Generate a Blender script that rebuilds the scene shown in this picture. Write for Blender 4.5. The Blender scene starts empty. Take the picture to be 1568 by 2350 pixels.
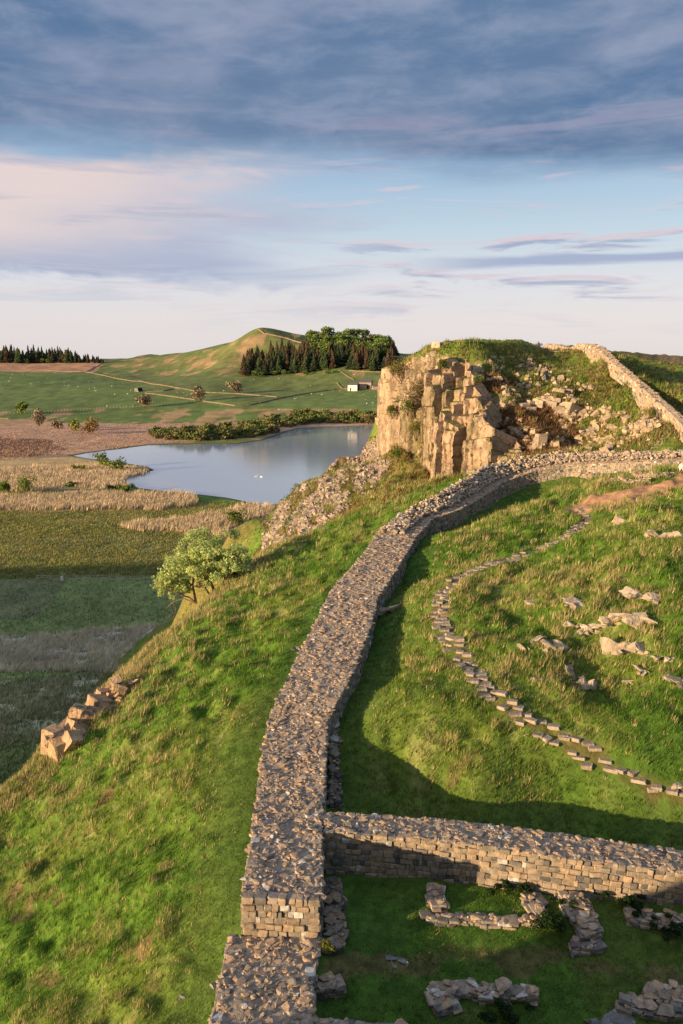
import bpy, bmesh, math, random
import numpy as np
from mathutils import Vector, Matrix
R = math.radians
rng = np.random.default_rng(7)
random.seed(7)
S = bpy.context.scene
COL = S.collection

# ---------------------------------------------------------------- camera
F_, PITCH = 1828.0, R(10.2)
CP, SP = math.cos(PITCH), math.sin(PITCH)
EYE = 60.0                                   # eye height above the lake surface (lake = z 0)
cam_d = bpy.data.cameras.new('camera'); cam = bpy.data.objects.new('camera', cam_d); COL.objects.link(cam)
cam.location = (0, 0, EYE); cam.rotation_euler = (R(90) - PITCH, 0, 0)
cam_d.sensor_fit = 'VERTICAL'; cam_d.sensor_height = 36; cam_d.lens = 36 * F_ / 2350
cam_d.clip_start = 0.5; cam_d.clip_end = 20000
S.camera = cam
S.view_settings.view_transform = 'Standard'; S.view_settings.look = 'None'
EXPO = 0.95; S.view_settings.exposure = EXPO; S.view_settings.gamma = 1.0
S.cycles.max_bounces = 5; S.cycles.diffuse_bounces = 2; S.cycles.glossy_bounces = 2
S.cycles.transmission_bounces = 2; S.cycles.use_denoising = True
S.cycles.sample_clamp_indirect = 4

# ---------------------------------------------------------------- sun and sky
SUN_AZ, SUN_EL = R(60), R(8.8)               # the light travels towards (sin az, cos az), coming down by SUN_EL
sl = bpy.data.lights.new('sun', 'SUN'); so = bpy.data.objects.new('sun', sl); COL.objects.link(so)
sl.energy = 5.0; sl.angle = R(0.7); sl.color = (1.0, 0.72, 0.41)
ldir = Vector((math.sin(SUN_AZ) * math.cos(SUN_EL), math.cos(SUN_AZ) * math.cos(SUN_EL), -math.sin(SUN_EL)))
so.rotation_euler = ldir.to_track_quat('-Z', 'Y').to_euler(); so.location = (-60, -40, 120)

W = bpy.data.worlds.new('World'); S.world = W; W.use_nodes = True
nt = W.node_tree; nt.nodes.clear()
class N:
    """tiny node-writing helper"""
    def __init__(s, tree): s.t = tree
    def n(s, typ, **kw):
        nd = s.t.nodes.new(typ)
        for k, v in kw.items(): setattr(nd, k, v)
        return nd
    def put(s, sock, v):
        if isinstance(v, bpy.types.NodeSocket): s.t.links.new(v, sock)
        else: sock.default_value = v
    def m(s, op, a, b=0.0, c=0.0, clamp=False):
        nd = s.n('ShaderNodeMath', operation=op); nd.use_clamp = clamp
        s.put(nd.inputs[0], a); s.put(nd.inputs[1], b); s.put(nd.inputs[2], c)
        return nd.outputs[0]
    def ss(s, v, lo, hi):
        nd = s.n('ShaderNodeMapRange', interpolation_type='SMOOTHSTEP')
        s.put(nd.inputs['Value'], v); s.put(nd.inputs['From Min'], lo); s.put(nd.inputs['From Max'], hi)
        return nd.outputs[0]
    def mix(s, f, a, b, bt='MIX'):
        nd = s.n('ShaderNodeMix', data_type='RGBA', blend_type=bt)
        s.put(nd.inputs[0], f); s.put(nd.inputs[6], a); s.put(nd.inputs[7], b)
        return nd.outputs[2]
    def noise(s, vec, scale, det=4, rough=0.5, dist=0.0):
        nd = s.n('ShaderNodeTexNoise'); s.put(nd.inputs['Vector'], vec)
        nd.inputs['Scale'].default_value = scale; nd.inputs['Detail'].default_value = det
        nd.inputs['Roughness'].default_value = rough; nd.inputs['Distortion'].default_value = dist
        return nd.outputs['Fac']
    def xyz(s, x, y, z=0.0):
        nd = s.n('ShaderNodeCombineXYZ'); s.put(nd.inputs[0], x); s.put(nd.inputs[1], y); s.put(nd.inputs[2], z)
        return nd.outputs[0]
    def ramp(s, v, stops, interp='LINEAR'):
        nd = s.n('ShaderNodeValToRGB'); s.put(nd.inputs[0], v); cr = nd.color_ramp; cr.interpolation = interp
        while len(cr.elements) < len(stops): cr.elements.new(0.5)
        for e, (p, c) in zip(cr.elements, stops): e.position = p; e.color = (*c, 1)
        return nd.outputs[0]
def srgb(r, g, b):
    f = lambda c: (c / 255 / 12.92) if c / 255 <= 0.04045 else ((c / 255 + 0.055) / 1.055) ** 2.4
    return (f(r), f(g), f(b))
def c4(c): return (*c, 1)

w = N(nt)
tc = w.n('ShaderNodeTexCoord').outputs['Generated']
sep = w.n('ShaderNodeSeparateXYZ'); nt.links.new(tc, sep.inputs[0])
dx, dy, dz = sep.outputs
az = w.m('MULTIPLY', w.m('ARCTAN2', dx, dy), 57.29578)               # degrees, right positive
el = w.m('MULTIPLY', w.m('ARCSINE', dz), 57.29578)                   # degrees
sky = w.n('ShaderNodeTexSky', sky_type='NISHITA'); sky.sun_disc = False
sky.sun_elevation = SUN_EL; sky.sun_rotation = math.pi + SUN_AZ; sky.air_density = 1.0; sky.dust_density = 1.0
skyc = w.mix(1.0, sky.outputs[0], (0.12, 0.12, 0.12, 1), 'MULTIPLY')
# thin high veil over the clear sky: pale at the horizon, bluer higher up
veil = w.ramp(w.m('DIVIDE', el, 90.0), [(0.0, srgb(220, 213, 215)), (0.04, srgb(223, 216, 219)), (0.065, srgb(216, 216, 223)), (0.105, srgb(186, 205, 220)),
                                        (0.15, srgb(150, 180, 210)), (0.35, srgb(88, 120, 160)), (1.0, srgb(60, 85, 130))])
base = w.mix(0.86, skyc, veil)
p1 = w.xyz(w.m('MULTIPLY', az, 0.022), w.m('MULTIPLY', el, 0.11))
p2 = w.xyz(w.m('MULTIPLY', az, 0.05), w.m('MULTIPLY', el, 0.55), 3.0)
p3 = w.xyz(w.m('MULTIPLY', az, 0.06), w.m('MULTIPLY', el, 0.2), 7.0)
n1 = w.noise(p1, 2.2, 5, 0.55, 0.35)
n2 = w.noise(p2, 1.0, 6, 0.55, 0.5)
n3 = w.noise(p3, 1.6, 5, 0.55, 0.4)
n4 = w.noise(w.xyz(w.m('MULTIPLY', az, 0.1), w.m('MULTIPLY', el, 0.9), 11.0), 1.0, 6, 0.6, 0.6)
# wide lilac sheet low on the left, peach at its far left
eA = w.m('ADD', el, w.m('MULTIPLY', w.m('SUBTRACT', n3, 0.5), 7.0))
mA = w.m('MULTIPLY', w.ss(eA, 5.4, 6.8), w.m('SUBTRACT', 1.0, w.ss(eA, 12.4, 14.6)))
azA = w.m('ADD', az, w.m('MULTIPLY', w.m('SUBTRACT', n2, 0.5), 26.0))
mA = w.m('MULTIPLY', mA, w.m('SUBTRACT', 1.0, w.ss(azA, -11.0, 3.0)))
mA = w.m('MULTIPLY', mA, 0.93)
cA = w.mix(w.ss(w.m('ADD', w.m('SUBTRACT', az, w.m('MULTIPLY', w.m('SUBTRACT', el, 9.5), 2.2)), w.m('MULTIPLY', w.m('SUBTRACT', n1, .5), 22.0)), -24.0, -6.0), c4(srgb(220, 202, 198)), c4(srgb(174, 179, 198)))
cA = w.mix(w.m('SUBTRACT', 1.0, w.ss(el, 5.6, 9.2)), cA, c4(srgb(156, 168, 194)))
col = w.mix(mA, base, cA)
# long thin streaks
mS = w.m('MULTIPLY', w.ss(n4, 0.50, 0.64), w.m('MULTIPLY', w.ss(el, 1.5, 6.4), w.m('SUBTRACT', 1.0, w.ss(el, 14.0, 16.0))))
mS = w.m('MULTIPLY', mS, w.m('ADD', 0.35, w.m('MULTIPLY', w.ss(az, -4, 8), 0.5)))
cS = w.mix(w.ss(w.noise(w.xyz(w.m('MULTIPLY', az, 0.1), w.m('MULTIPLY', w.m('ADD', el, 0.35), 0.9), 11.0), 1.0, 6, 0.6, 0.6), 0.48, 0.62), c4(srgb(208, 192, 200)), c4(srgb(150, 161, 187)))
col = w.mix(mS, col, cS)
# slate band low on the right
bR = w.m('ADD', w.m('SUBTRACT', el, 7.05), w.m('MULTIPLY', w.m('SUBTRACT', n2, 0.5), 1.6))
mR = w.m('MULTIPLY', w.m('SUBTRACT', 1.0, w.ss(w.m('ABSOLUTE', bR), 0.2, 0.62)), w.m('MULTIPLY', w.ss(w.m('ADD', az, w.m('MULTIPLY', n3, 8)), 6.0, 16.0), 0.85))
col = w.mix(mR, col, c4(srgb(152, 163, 192)))
# heavy bank overhead
eB = w.m('ADD', el, w.m('ADD', w.m('MULTIPLY', w.m('SUBTRACT', n1, 0.5), 2.2), w.m('MULTIPLY', w.m('SUBTRACT', n2, 0.5), 2.6)))
eB = w.m('ADD', eB, w.m('MULTIPLY', w.ss(az, 0, 14), 1.3))
mB = w.ss(eB, 12.5, 15.6)
n5 = w.noise(w.xyz(w.m('MULTIPLY', az, 0.045), w.m('MULTIPLY', w.m('SUBTRACT', el, w.m('MULTIPLY', az, 0.12)), 0.16), 21.0), 1.5, 6, 0.55, 0.15)
n6 = w.noise(w.xyz(w.m('MULTIPLY', az, 0.05), w.m('MULTIPLY', el, 0.2), 5.0), 1.1, 4, 0.5, 0.3)
cB = w.mix(w.ss(n6, 0.35, 0.65), c4(srgb(84, 113, 149)), c4(srgb(102, 124, 155)))
lil = w.m('MULTIPLY', w.ss(n5, 0.42, 0.74), w.m('ADD', 0.22, w.m('MULTIPLY', w.ss(el, 16.5, 19.5), 0.55)))
cB = w.mix(lil, cB, c4(srgb(150, 156, 178)))
cB = w.mix(w.m('MULTIPLY', w.m('MULTIPLY', w.ss(el, 14.2, 15.2), w.m('SUBTRACT', 1.0, w.ss(el, 15.8, 17))), w.m('MULTIPLY', w.ss(n2, 0.48, 0.6), 0.5)), cB, c4(srgb(156, 152, 174)))
n7 = w.noise(w.xyz(w.m('MULTIPLY', az, 0.16), w.m('MULTIPLY', el, 0.5), 31.0), 1.3, 7, 0.6, 0.3)
cB = w.mix(w.m('MULTIPLY', w.ss(n7, 0.4, 0.75), .5), cB, c4(srgb(150, 160, 182)))
cB = w.mix(w.m('MULTIPLY', w.m('SUBTRACT', 1.0, w.ss(n7, 0.25, 0.5)), .2), cB, c4(srgb(66, 95, 134)))
col = w.mix(w.m('MULTIPLY', mB, 0.96), col, cB)
# unseen sky overhead and round the low sun, brightened to lift the ambient light
col = w.mix(w.m('MULTIPLY', w.ss(el, 30, 50), .85), col, c4(tuple(.95 * c for c in srgb(160, 180, 208))))
sunv = w.n('ShaderNodeVectorMath', operation='DOT_PRODUCT'); nt.links.new(tc, sunv.inputs[0]); sunv.inputs[1].default_value = tuple(-ldir)
glow = w.ss(sunv.outputs['Value'], 0.2, 1.0)
col = w.mix(w.m('MULTIPLY', glow, .4), col, c4(tuple(1.3 * c for c in srgb(235, 205, 175))))
bg = w.n('ShaderNodeBackground'); nt.links.new(col, bg.inputs[0]); bg.inputs[1].default_value = 1.14 * 2 ** -EXPO
nt.links.new(bg.outputs[0], w.n('ShaderNodeOutputWorld').inputs[0])

# ---------------------------------------------------------------- helpers: geometry
def tag(o, label=None, cat=None, group=None, kind=None):
    if label: o['label'] = label
    if cat: o['category'] = cat
    if group: o['group'] = group
    if kind or cat: o['kind'] = kind or 'thing'
    return o
def mk(name, V, F, mats, col=None, smooth=False, parent=None, mi=None, loc=None):
    """link one mesh object. F: array (n,k) or list of arrays of different k. col: one colour per vertex"""
    V = np.asarray(V, dtype=np.float32)
    if isinstance(F, np.ndarray): F = [F]
    F = [np.asarray(f, dtype=np.int32) for f in F if len(f)]
    me = bpy.data.meshes.new(name)
    me.vertices.add(len(V)); me.vertices.foreach_set('co', V.ravel())
    tot = np.concatenate([np.full(len(f), f.shape[1], np.int32) for f in F])
    me.loops.add(int(tot.sum())); me.loops.foreach_set('vertex_index', np.concatenate([f.ravel() for f in F]))
    me.polygons.add(len(tot))
    st = np.concatenate([[0], np.cumsum(tot)[:-1]]).astype(np.int32)
    me.polygons.foreach_set('loop_start', st); me.polygons.foreach_set('loop_total', tot)
    me.polygons.foreach_set('use_smooth', np.full(len(tot), bool(smooth)))
    if not isinstance(mats, (list, tuple)): mats = [mats]
    for m in mats: me.materials.append(m)
    if mi is not None: me.polygons.foreach_set('material_index', np.asarray(mi, dtype=np.int32))
    if col is not None:
        a = me.color_attributes.new('Col', 'FLOAT_COLOR', 'POINT')
        c = np.ones((len(V), 4), np.float32); c[:, :3] = col; a.data.foreach_set('color', c.ravel())
    me.update(calc_edges=True)
    o = bpy.data.objects.new(name, me); COL.objects.link(o)
    if parent is not None: o.parent = parent
    if loc is not None: o.location = loc
    return o
def empty(name, loc=(0, 0, 0), rz=0.0):
    o = bpy.data.objects.new(name, None); COL.objects.link(o); o.location = loc; o.rotation_euler = (0, 0, rz)
    o.empty_display_size = 0.3
    return o
def copy_tree(o, parent=None):
    c = o.copy(); COL.objects.link(c)
    if parent is not None: c.parent = parent
    for ch in list(o.children): copy_tree(ch, c)
    return c
class MB:
    """collects meshes, with a colour each, to link as one"""
    def __init__(s): s.V = []; s.F = {}; s.C = []; s.n = 0
    def add(s, V, F, c=(1, 1, 1)):
        V = np.asarray(V, float); F = np.asarray(F) if isinstance(F, np.ndarray) or len({len(f) for f in F}) == 1 else F
        c = np.asarray(c, float); c = np.broadcast_to(c, (len(V), 3))
        if isinstance(F, np.ndarray): s.F.setdefault(F.shape[1], []).append(F + s.n)
        else:
            for f in F: s.F.setdefault(len(f), []).append(np.array([f]) + s.n)
        s.V.append(V); s.C.append(c); s.n += len(V)
    def build(s, name, mat, parent=None, smooth=False, loc=None):
        return mk(name, np.concatenate(s.V), [np.concatenate(v) for v in s.F.values()], mat, np.concatenate(s.C), smooth, parent, loc=loc)
def h2(ix, iy, seed):
    h = (ix.astype(np.int64) * 374761393 + iy.astype(np.int64) * 668265263 + seed * 982451653) & 0x7fffffff
    h = ((h ^ (h >> 13)) * 1274126177) & 0x7fffffff
    h = (h ^ (h >> 16)) & 0xffffff
    return h / float(0xffffff)
def vn(x, y, seed=0):
    x = np.asarray(x, float); y = np.asarray(y, float)
    ix = np.floor(x); iy = np.floor(y); fx = x - ix; fy = y - iy
    fx = fx * fx * fx * (fx * (fx * 6 - 15) + 10); fy = fy * fy * fy * (fy * (fy * 6 - 15) + 10)
    ix = ix.astype(np.int64); iy = iy.astype(np.int64)
    a = h2(ix, iy, seed); b = h2(ix + 1, iy, seed); c = h2(ix, iy + 1, seed); d = h2(ix + 1, iy + 1, seed)
    return (a * (1 - fx) + b * fx) * (1 - fy) + (c * (1 - fx) + d * fx) * fy
def fbm(x, y, seed=0, o=4, g=0.5):
    s = 0; a = 1; t = 0; x = np.asarray(x, float); y = np.asarray(y, float)
    for i in range(o):
        c, q = math.cos(i * 1.1), math.sin(i * 1.1)
        s = s + a * vn((x * c - y * q) * 2 ** i + 13.1 * i, (x * q + y * c) * 2 ** i - 7.7 * i, seed + i); t += a; a *= g
    return s / t
def sstep(a, b, x):
    t = np.clip((np.asarray(x, float) - a) / (b - a), 0, 1); return t * t * (3 - 2 * t)
def ray(px, py):
    xc = (np.asarray(px, float) - 784) / F_; yc = -(np.asarray(py, float) - 1175) / F_
    return np.stack([xc, CP + yc * SP, -SP + yc * CP + 0 * xc], -1) if np.ndim(px) or np.ndim(py) else np.array([xc, CP + yc * SP, -SP + yc * CP])
def at(px, py, d): return np.array([0, 0, EYE]) + ray(px, py) * d          # point of the place seen there at depth d metres
def proj(P):
    P = np.asarray(P, float); x, y, z = P[..., 0], P[..., 1], P[..., 2] - EYE
    d = y * CP - z * SP; v = y * SP + z * CP; d = np.where(d < .1, .1, d)
    return 784 + F_ * x / d, 1175 - F_ * v / d, d
def tps_fit(P, z, lam=1e-3):
    n = len(P); D = np.linalg.norm(P[:, None] - P[None], axis=2); K = D * D * np.log(D + 1e-9)
    A = np.zeros((n + 3, n + 3)); A[:n, :n] = K + lam * np.eye(n); A[:n, n] = 1; A[:n, n + 1:] = P; A[n, :n] = 1; A[n + 1:, :n] = P.T
    return P, np.linalg.solve(A, np.concatenate([z, [0, 0, 0]]))
def tps_eval(T, X, Y):
    P, wt = T; X = np.asarray(X, float); sh = X.shape; X = X.ravel(); Y = np.asarray(Y, float).ravel(); out = np.empty(len(X)); n = len(P)
    for i in range(0, len(X), 40000):
        x = X[i:i + 40000]; y = Y[i:i + 40000]
        r2 = (x[:, None] - P[None, :, 0]) ** 2 + (y[:, None] - P[None, :, 1]) ** 2
        out[i:i + 40000] = (0.5 * r2 * np.log(r2 + 1e-12)) @ wt[:n] + wt[n] + wt[n + 1] * x + wt[n + 2] * y
    return out.reshape(sh)
def inpoly(px, py, poly):
    px = np.asarray(px, float); py = np.asarray(py, float); r = np.zeros(px.shape, bool); n = len(poly)
    for i in range(n):
        x1, y1 = poly[i]; x2, y2 = poly[(i + 1) % n]
        if y1 == y2: continue
        c = ((y1 > py) != (y2 > py)) & (px < (x2 - x1) * (py - y1) / (y2 - y1) + x1); r ^= c
    return r
def segdist(X, Y, A, B):
    d = B - A; t = np.clip(((X - A[0]) * d[0] + (Y - A[1]) * d[1]) / max(1e-9, d @ d), 0, 1)
    return np.hypot(X - A[0] - t * d[0], Y - A[1] - t * d[1]), t
def polydist(X, Y, P, closed=False):
    """distance to a plan polyline, and arc parameter (index + fraction) of the nearest point"""
    X = np.asarray(X, float); best = np.full(X.shape, 1e9); par = np.zeros(X.shape); n = len(P)
    for i in range(n if closed else n - 1):
        d, t = segdist(X, Y, np.asarray(P[i][:2]), np.asarray(P[(i + 1) % n][:2])); mkk = d < best
        best = np.where(mkk, d, best); par = np.where(mkk, i + t, par)
    return best, par
# ---------------------------------------------------------------- materials
def mat(name, base=None, rough=.9, spec=.2, attr=True, nscale=3.0, nlo=.7, nhi=1.25, bump=0.0, bscale=8.0, bdist=.05, trans=0.0, metal=0.0, speck=None, speckscale=14.0, speckat=.66):
    m = bpy.data.materials.new(name); m.use_nodes = True; t = m.node_tree; t.nodes.clear(); q = N(t)
    co = q.n('ShaderNodeTexCoord').outputs['Object']
    if attr:
        at_ = q.n('ShaderNodeAttribute'); at_.attribute_name = 'Col'; c = at_.outputs['Color']
    else: c = (*base, 1)
    nz = q.noise(co, nscale, 5, .6)
    f = q.m('ADD', nlo, q.m('MULTIPLY', q.ss(nz, .3, .7), nhi - nlo))
    g = q.n('ShaderNodeCombineColor'); [t.links.new(f, g.inputs[i]) for i in range(3)]
    c = q.mix(1.0, c, g.outputs[0], 'MULTIPLY')
    if speck is not None:
        c = q.mix(q.ss(q.noise(co, speckscale, 3, .6), speckat, speckat + .06), c, (*speck, 1))
    b = q.n('ShaderNodeBsdfPrincipled'); q.put(b.inputs['Base Color'], c)
    b.inputs['Roughness'].default_value = rough; b.inputs['Specular IOR Level'].default_value = spec; b.inputs['Metallic'].default_value = metal
    if bump:
        bn = q.n('ShaderNodeBump'); bn.inputs['Strength'].default_value = bump; bn.inputs['Distance'].default_value = bdist
        t.links.new(q.noise(co, bscale, 6, .62), bn.inputs['Height']); t.links.new(bn.outputs[0], b.inputs['Normal'])
    s = b.outputs[0]
    if trans:
        tr = q.n('ShaderNodeBsdfTranslucent'); q.put(tr.inputs[0], c); mx = q.n('ShaderNodeMixShader'); mx.inputs[0].default_value = trans
        t.links.new(s, mx.inputs[1]); t.links.new(tr.outputs[0], mx.inputs[2]); s = mx.outputs[0]
    t.links.new(s, q.n('ShaderNodeOutputMaterial').inputs[0]); return m
M = {}
M['ground'] = mat('grass_ground', nscale=2.2, nlo=.72, nhi=1.25, bump=.6, bscale=7, bdist=.12)
M['valley'] = mat('valley_ground', nscale=.05, nlo=.82, nhi=1.18, bump=.5, bscale=.5, bdist=1.0)
M['blade'] = mat('grass_blades', nscale=1.2, nlo=.8, nhi=1.2, trans=.3, rough=.75)
M['reed'] = mat('dry_reeds', nscale=.1, nlo=.85, nhi=1.15, trans=.3)
M['stone'] = mat('wall_stone', nscale=5, nlo=.7, nhi=1.25, bump=.5, bscale=16, bdist=.03, speck=(.36,.35,.32), speckscale=7.5, speckat=.68)
M['mortar'] = mat('wall_core', nscale=4, nlo=.7, nhi=1.2, bump=.8, bscale=10, bdist=.06)
M['crag'] = mat('crag_rock', nscale=.8, nlo=.6, nhi=1.2, bump=1.0, bscale=2.2, bdist=.35, speck=(.17,.13,.09), speckscale=.8, speckat=.6)
M['rock'] = mat('outcrop_rock', nscale=1.8, nlo=.7, nhi=1.2, bump=.8, bscale=4, bdist=.12, speck=(.4,.39,.36), speckscale=5, speckat=.62)
M['leaf'] = mat('leaves', nscale=.9, nlo=.75, nhi=1.25, trans=.5, rough=.6)
M['leaffar'] = mat('far_foliage', nscale=.15, nlo=.75, nhi=1.25, rough=.9)
M['bark'] = mat('bark', nscale=6, nlo=.7, nhi=1.2, bump=.5, bscale=20, bdist=.02)
M['timber'] = mat('weathered_timber', attr=False, base=(.16,.13,.10), nscale=5)
M['wool'] = mat('sheep_wool', attr=False, base=(.62,.55,.45), nscale=8, nlo=.85, nhi=1.1, bump=.6, bscale=14, bdist=.04)
M['dark'] = mat('dark_skin', attr=False, base=(.03,.028,.025), nscale=8)
def plain(name, c, rough=.8): M[name] = mat(name, attr=False, base=c, rough=rough, nscale=3, nlo=.88, nhi=1.1); return M[name]
m = bpy.data.materials.new('lake_water'); m.use_nodes = True; M['water'] = m; t = m.node_tree; q = N(t); b = t.nodes['Principled BSDF']
b.inputs['Base Color'].default_value = (.32,.38,.45,1); b.inputs['Roughness'].default_value = .08; b.inputs['IOR'].default_value = 1.33
co = q.n('ShaderNodeTexCoord').outputs['Object']; mp = q.n('ShaderNodeMapping'); t.links.new(co, mp.inputs[0]); mp.inputs['Scale'].default_value = (.25,.6,1)
bn = q.n('ShaderNodeBump'); bn.inputs['Strength'].default_value = .2; bn.inputs['Distance'].default_value = .12
t.links.new(q.noise(mp.outputs[0], 1.0, 4, .6), bn.inputs['Height']); t.links.new(bn.outputs[0], b.inputs['Normal'])
# ---------------------------------------------------------------- lie of the land
def atz(px, py, z):                               # point at relative height z (below the eye) along that sight line
    r = ray(px, py); return np.array([0, 0, EYE]) + r * (z / r[2])
# the curtain wall: left edge of its top (px, py, height), then each right edge
WL = [(557,2052,-16.0),(575,1950,-16.0),(585,1875,-16.0),(595,1800,-15.8),(605,1720,-15.5),(620,1640,-15.1),(655,1570,-14.7),(692,1490,-14.35),
      (740,1400,-13.9),(762,1350,-13.6),(800,1310,-13.3),(835,1270,-13.0),(868,1220,-12.6)]
WR = [(733,2058),(737,1955),(738,1885),(742,1812),(745,1720),(750,1655),(772,1608),(815,1525),(850,1432),(865,1370),(893,1330),(925,1280),(952,1232)]
WF = [(930,1175,-12.0),(1000,1140,-11.2),(1060,1105,-10.6),(1100,1078,-10.0),(1150,1062,-9.6),(1210,1050,-9.2),(1290,1041,-8.8),(1370,1040,-8.6),
      (1450,1042,-8.4),(1540,1040,-8.1),(1650,1034,-7.7),(1760,1028,-7.3),(1900,1020,-6.9),(2060,1012,-6.5)]
DROP = [.35,.8,1.0,1.15,1.1,1.05,.95,.8,.6,.4,.3,.3,.3,.3]
wallL = [atz(*p) for p in WL]; wallR = [atz(q[0], q[1], p[2] - .03) for p, q in zip(WL, WR)]
fl = [atz(*p) for p in WF]
for i, p in enumerate(fl):
    a = fl[i - 1] if i else wallL[-1]; b = fl[min(i + 1, len(fl) - 1)]
    t = (b - a)[:2]; t /= np.linalg.norm(t); nrm = np.array([t[1], -t[0]])
    wallL.append(p); q = p.copy(); q[:2] += nrm * 2.5; q[2] -= DROP[i]; wallR.append(q)
wallL = np.array(wallL); wallR = np.array(wallR)
hR = np.array([1.75,1.75,1.75,1.7,1.6,1.4,1.3,1.3,1.35,1.4,1.4,1.4,1.3,1.4,1.5,1.5,1.5,1.45,1.3,1.2,1.1,1.0,.9,.8,.8,.8,.8])
hL = np.full(len(wallL), 1.35)
lowL = np.array([atz(530,2146,-17.3), atz(505,2255,-17.3), atz(482,2350,-17.3), atz(455,2460,-17.3)])
lowR = np.array([atz(735,2146,-17.3), atz(717,2260,-17.3), atz(715,2350,-17.3), atz(711,2460,-17.3)])
xF = [(738,1905,-16.05),(915,1917,-16.1),(1090,1934,-16.15),(1277,1963,-16.25),(1440,1984,-16.35),(1568,2000,-16.45),(1760,2022,-16.5),(2000,2050,-16.5),(2500,2105,-16.6)]
crossF = np.array([atz(*p) for p in xF])
xB = [(738,1862,-16.05),(915,1872,-16.1),(1090,1886,-16.15),(1277,1910,-16.25),(1440,1936,-16.35),(1568,1950,-16.45),(1760,1972,-16.5),(2000,2000,-16.5),(2500,2050,-16.6)]
crossB = np.array([atz(*p) for p in xB])

C = []                                            # control points x, y, z(rel)
def cz(*pts):
    for px, py, z in pts: p = atz(px, py, z); C.append((p[0], p[1], z))
def cd(*pts):
    for px, py, d in pts: p = at(px, py, d); C.append((p[0], p[1], p[2] - EYE))
for i in range(len(wallL)):
    C.append((wallL[i][0], wallL[i][1], wallL[i][2] - EYE - hL[i]))
    C.append((wallR[i][0], wallR[i][1], wallR[i][2] - EYE - hR[i]))
for p in lowL: C.append((p[0], p[1], -18.2))
cz((735,2215,-17.45),(770,2215,-17.55),(800,2060,-17.9),(1000,2110,-17.9),(1300,2150,-18.0),(1568,2200,-18.1),(1000,2300,-18.3),(1400,2330,-18.4),(870,2235,-17.85),(780,2335,-18.4),(1700,2200,-18.1),(1900,2350,-18.3))
for px in (800, 950, 1100, 1280, 1440, 1568, 1760, 2000):
    f = crossF[:, 0]; X = (px - 784) / F_ * 27.5
    C.append((X, float(np.interp(X, f, crossF[:, 1])), float(np.interp(X, f, crossF[:, 2])) - EYE - float(np.interp(X, [4, 12], [1.55, 1.2]))))
C += [(-.8,16.6,-17.9),(4,16.8,-18.2),(9,16,-18),(-.5,13,-13.2),(5,12.4,-12.6),(-6,13,-13.2),(-10,12.4,-14.5),(-6,10,-10.2),(0,9,-9.5),(5,8,-9),(-4,6,-7.5),(-9,8,-11.5),(0,3.5,-5.4),(0,1,-1.9),(0,-3,-1.5),(5,-4,-1.5),(15,-8,-2),(-5,-5,-3),  # unseen spur below the eye, raised here to shade the milecastle
      (-12,0,-13),(-16,8,-21),(10,4,-8),(16,8,-13),(24,10,-14),(35,0,-8),(0,-30,-1),(20,-40,0),(-20,-30,-9),(45,20,-14),(40,45,-9.5),(50,70,-6),(-8,17,-19.3)]
cz((760,1840,-17.6),(1000,1850,-17.5),(1300,1890,-17.6),(1568,1930,-17.5),(900,1830,-17.5))
cd((900,1600,36),(850,1750,33.8),(820,1700,34.6),(1000,1500,40.4),(1000,1700,33.5),(1100,1780,32),(1200,1850,31.5),(1568,1850,30.5),(1400,1850,31),
   (1300,1700,32.8),(1130,1600,35.4),(1020,1480,40.6),(1000,1400,45),(1010,1350,48.7),(1100,1310,51),(1300,1230,57.6),(1370,1180,62),(1568,1110,63),
   (1568,1400,39.5),(1568,1230,48),(1400,1400,41.5),(1400,1600,36),(1568,1600,34.5),(1568,1700,32.5),(1200,1400,44),(1100,1500,39.5),(1250,1500,39),(1250,1300,50.5),
   (1400,1250,50),(1450,1180,56),(1200,1200,62),(1100,1230,60.5),(1300,1130,71),(1400,1100,72),(1568,1080,70),(980,1260,58),(940,1350,50),(1000,1230,62),
   (1150,1180,67),(1750,1400,42),(1750,1230,52),(1750,1700,34),(1750,1110,70),(1450,1500,38))
# falling grass slope left of the wall, its brow, and the drop beyond
brow = [(-420,2250,33),(-200,2060,37),(0,1822,42),(115,1722,44),(180,1655,47),(250,1580,50),(350,1480,57),(430,1420,64),(490,1370,71),(550,1320,79),(600,1280,88),(612,1262,97)]
browW = np.array([at(*p) for p in brow])
cd((0,2350,27),(0,2100,33),(250,2340,24.6),(250,2100,29.8),(250,1900,34.6),(250,1750,40),(120,1850,39.5),(430,1900,31.8),(430,1700,37.8),(430,1550,47),(500,1700,36.6),(560,1560,42.5),(600,1450,50),
   (600,1370,59),(700,1330,61),(700,1270,72),(800,1250,69),(900,1170,76),(1000,1120,82),(1055,1090,88),(800,1190,84),(900,1120,92),(-200,2300,30),(-250,2150,34))
C += [(p[0], p[1], p[2] - EYE) for p in browW]
for i in range(1, len(browW)):
    a, b = browW[max(i - 1, 0)], browW[min(i + 1, len(browW) - 1)]
    t = (b - a)[:2]; t /= np.linalg.norm(t); nrm = np.array([-t[1], t[0]])
    zc = browW[i][2] - EYE
    for s, dz_ in ((3.2, 3.6), (8, 13.5), (21, 33), (42, 50)):
        if i in (1,3,5,7,9,11) or s < 30:
            C.append((browW[i][0] + nrm[0] * s, browW[i][1] + nrm[1] * s, zc - dz_))
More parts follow.
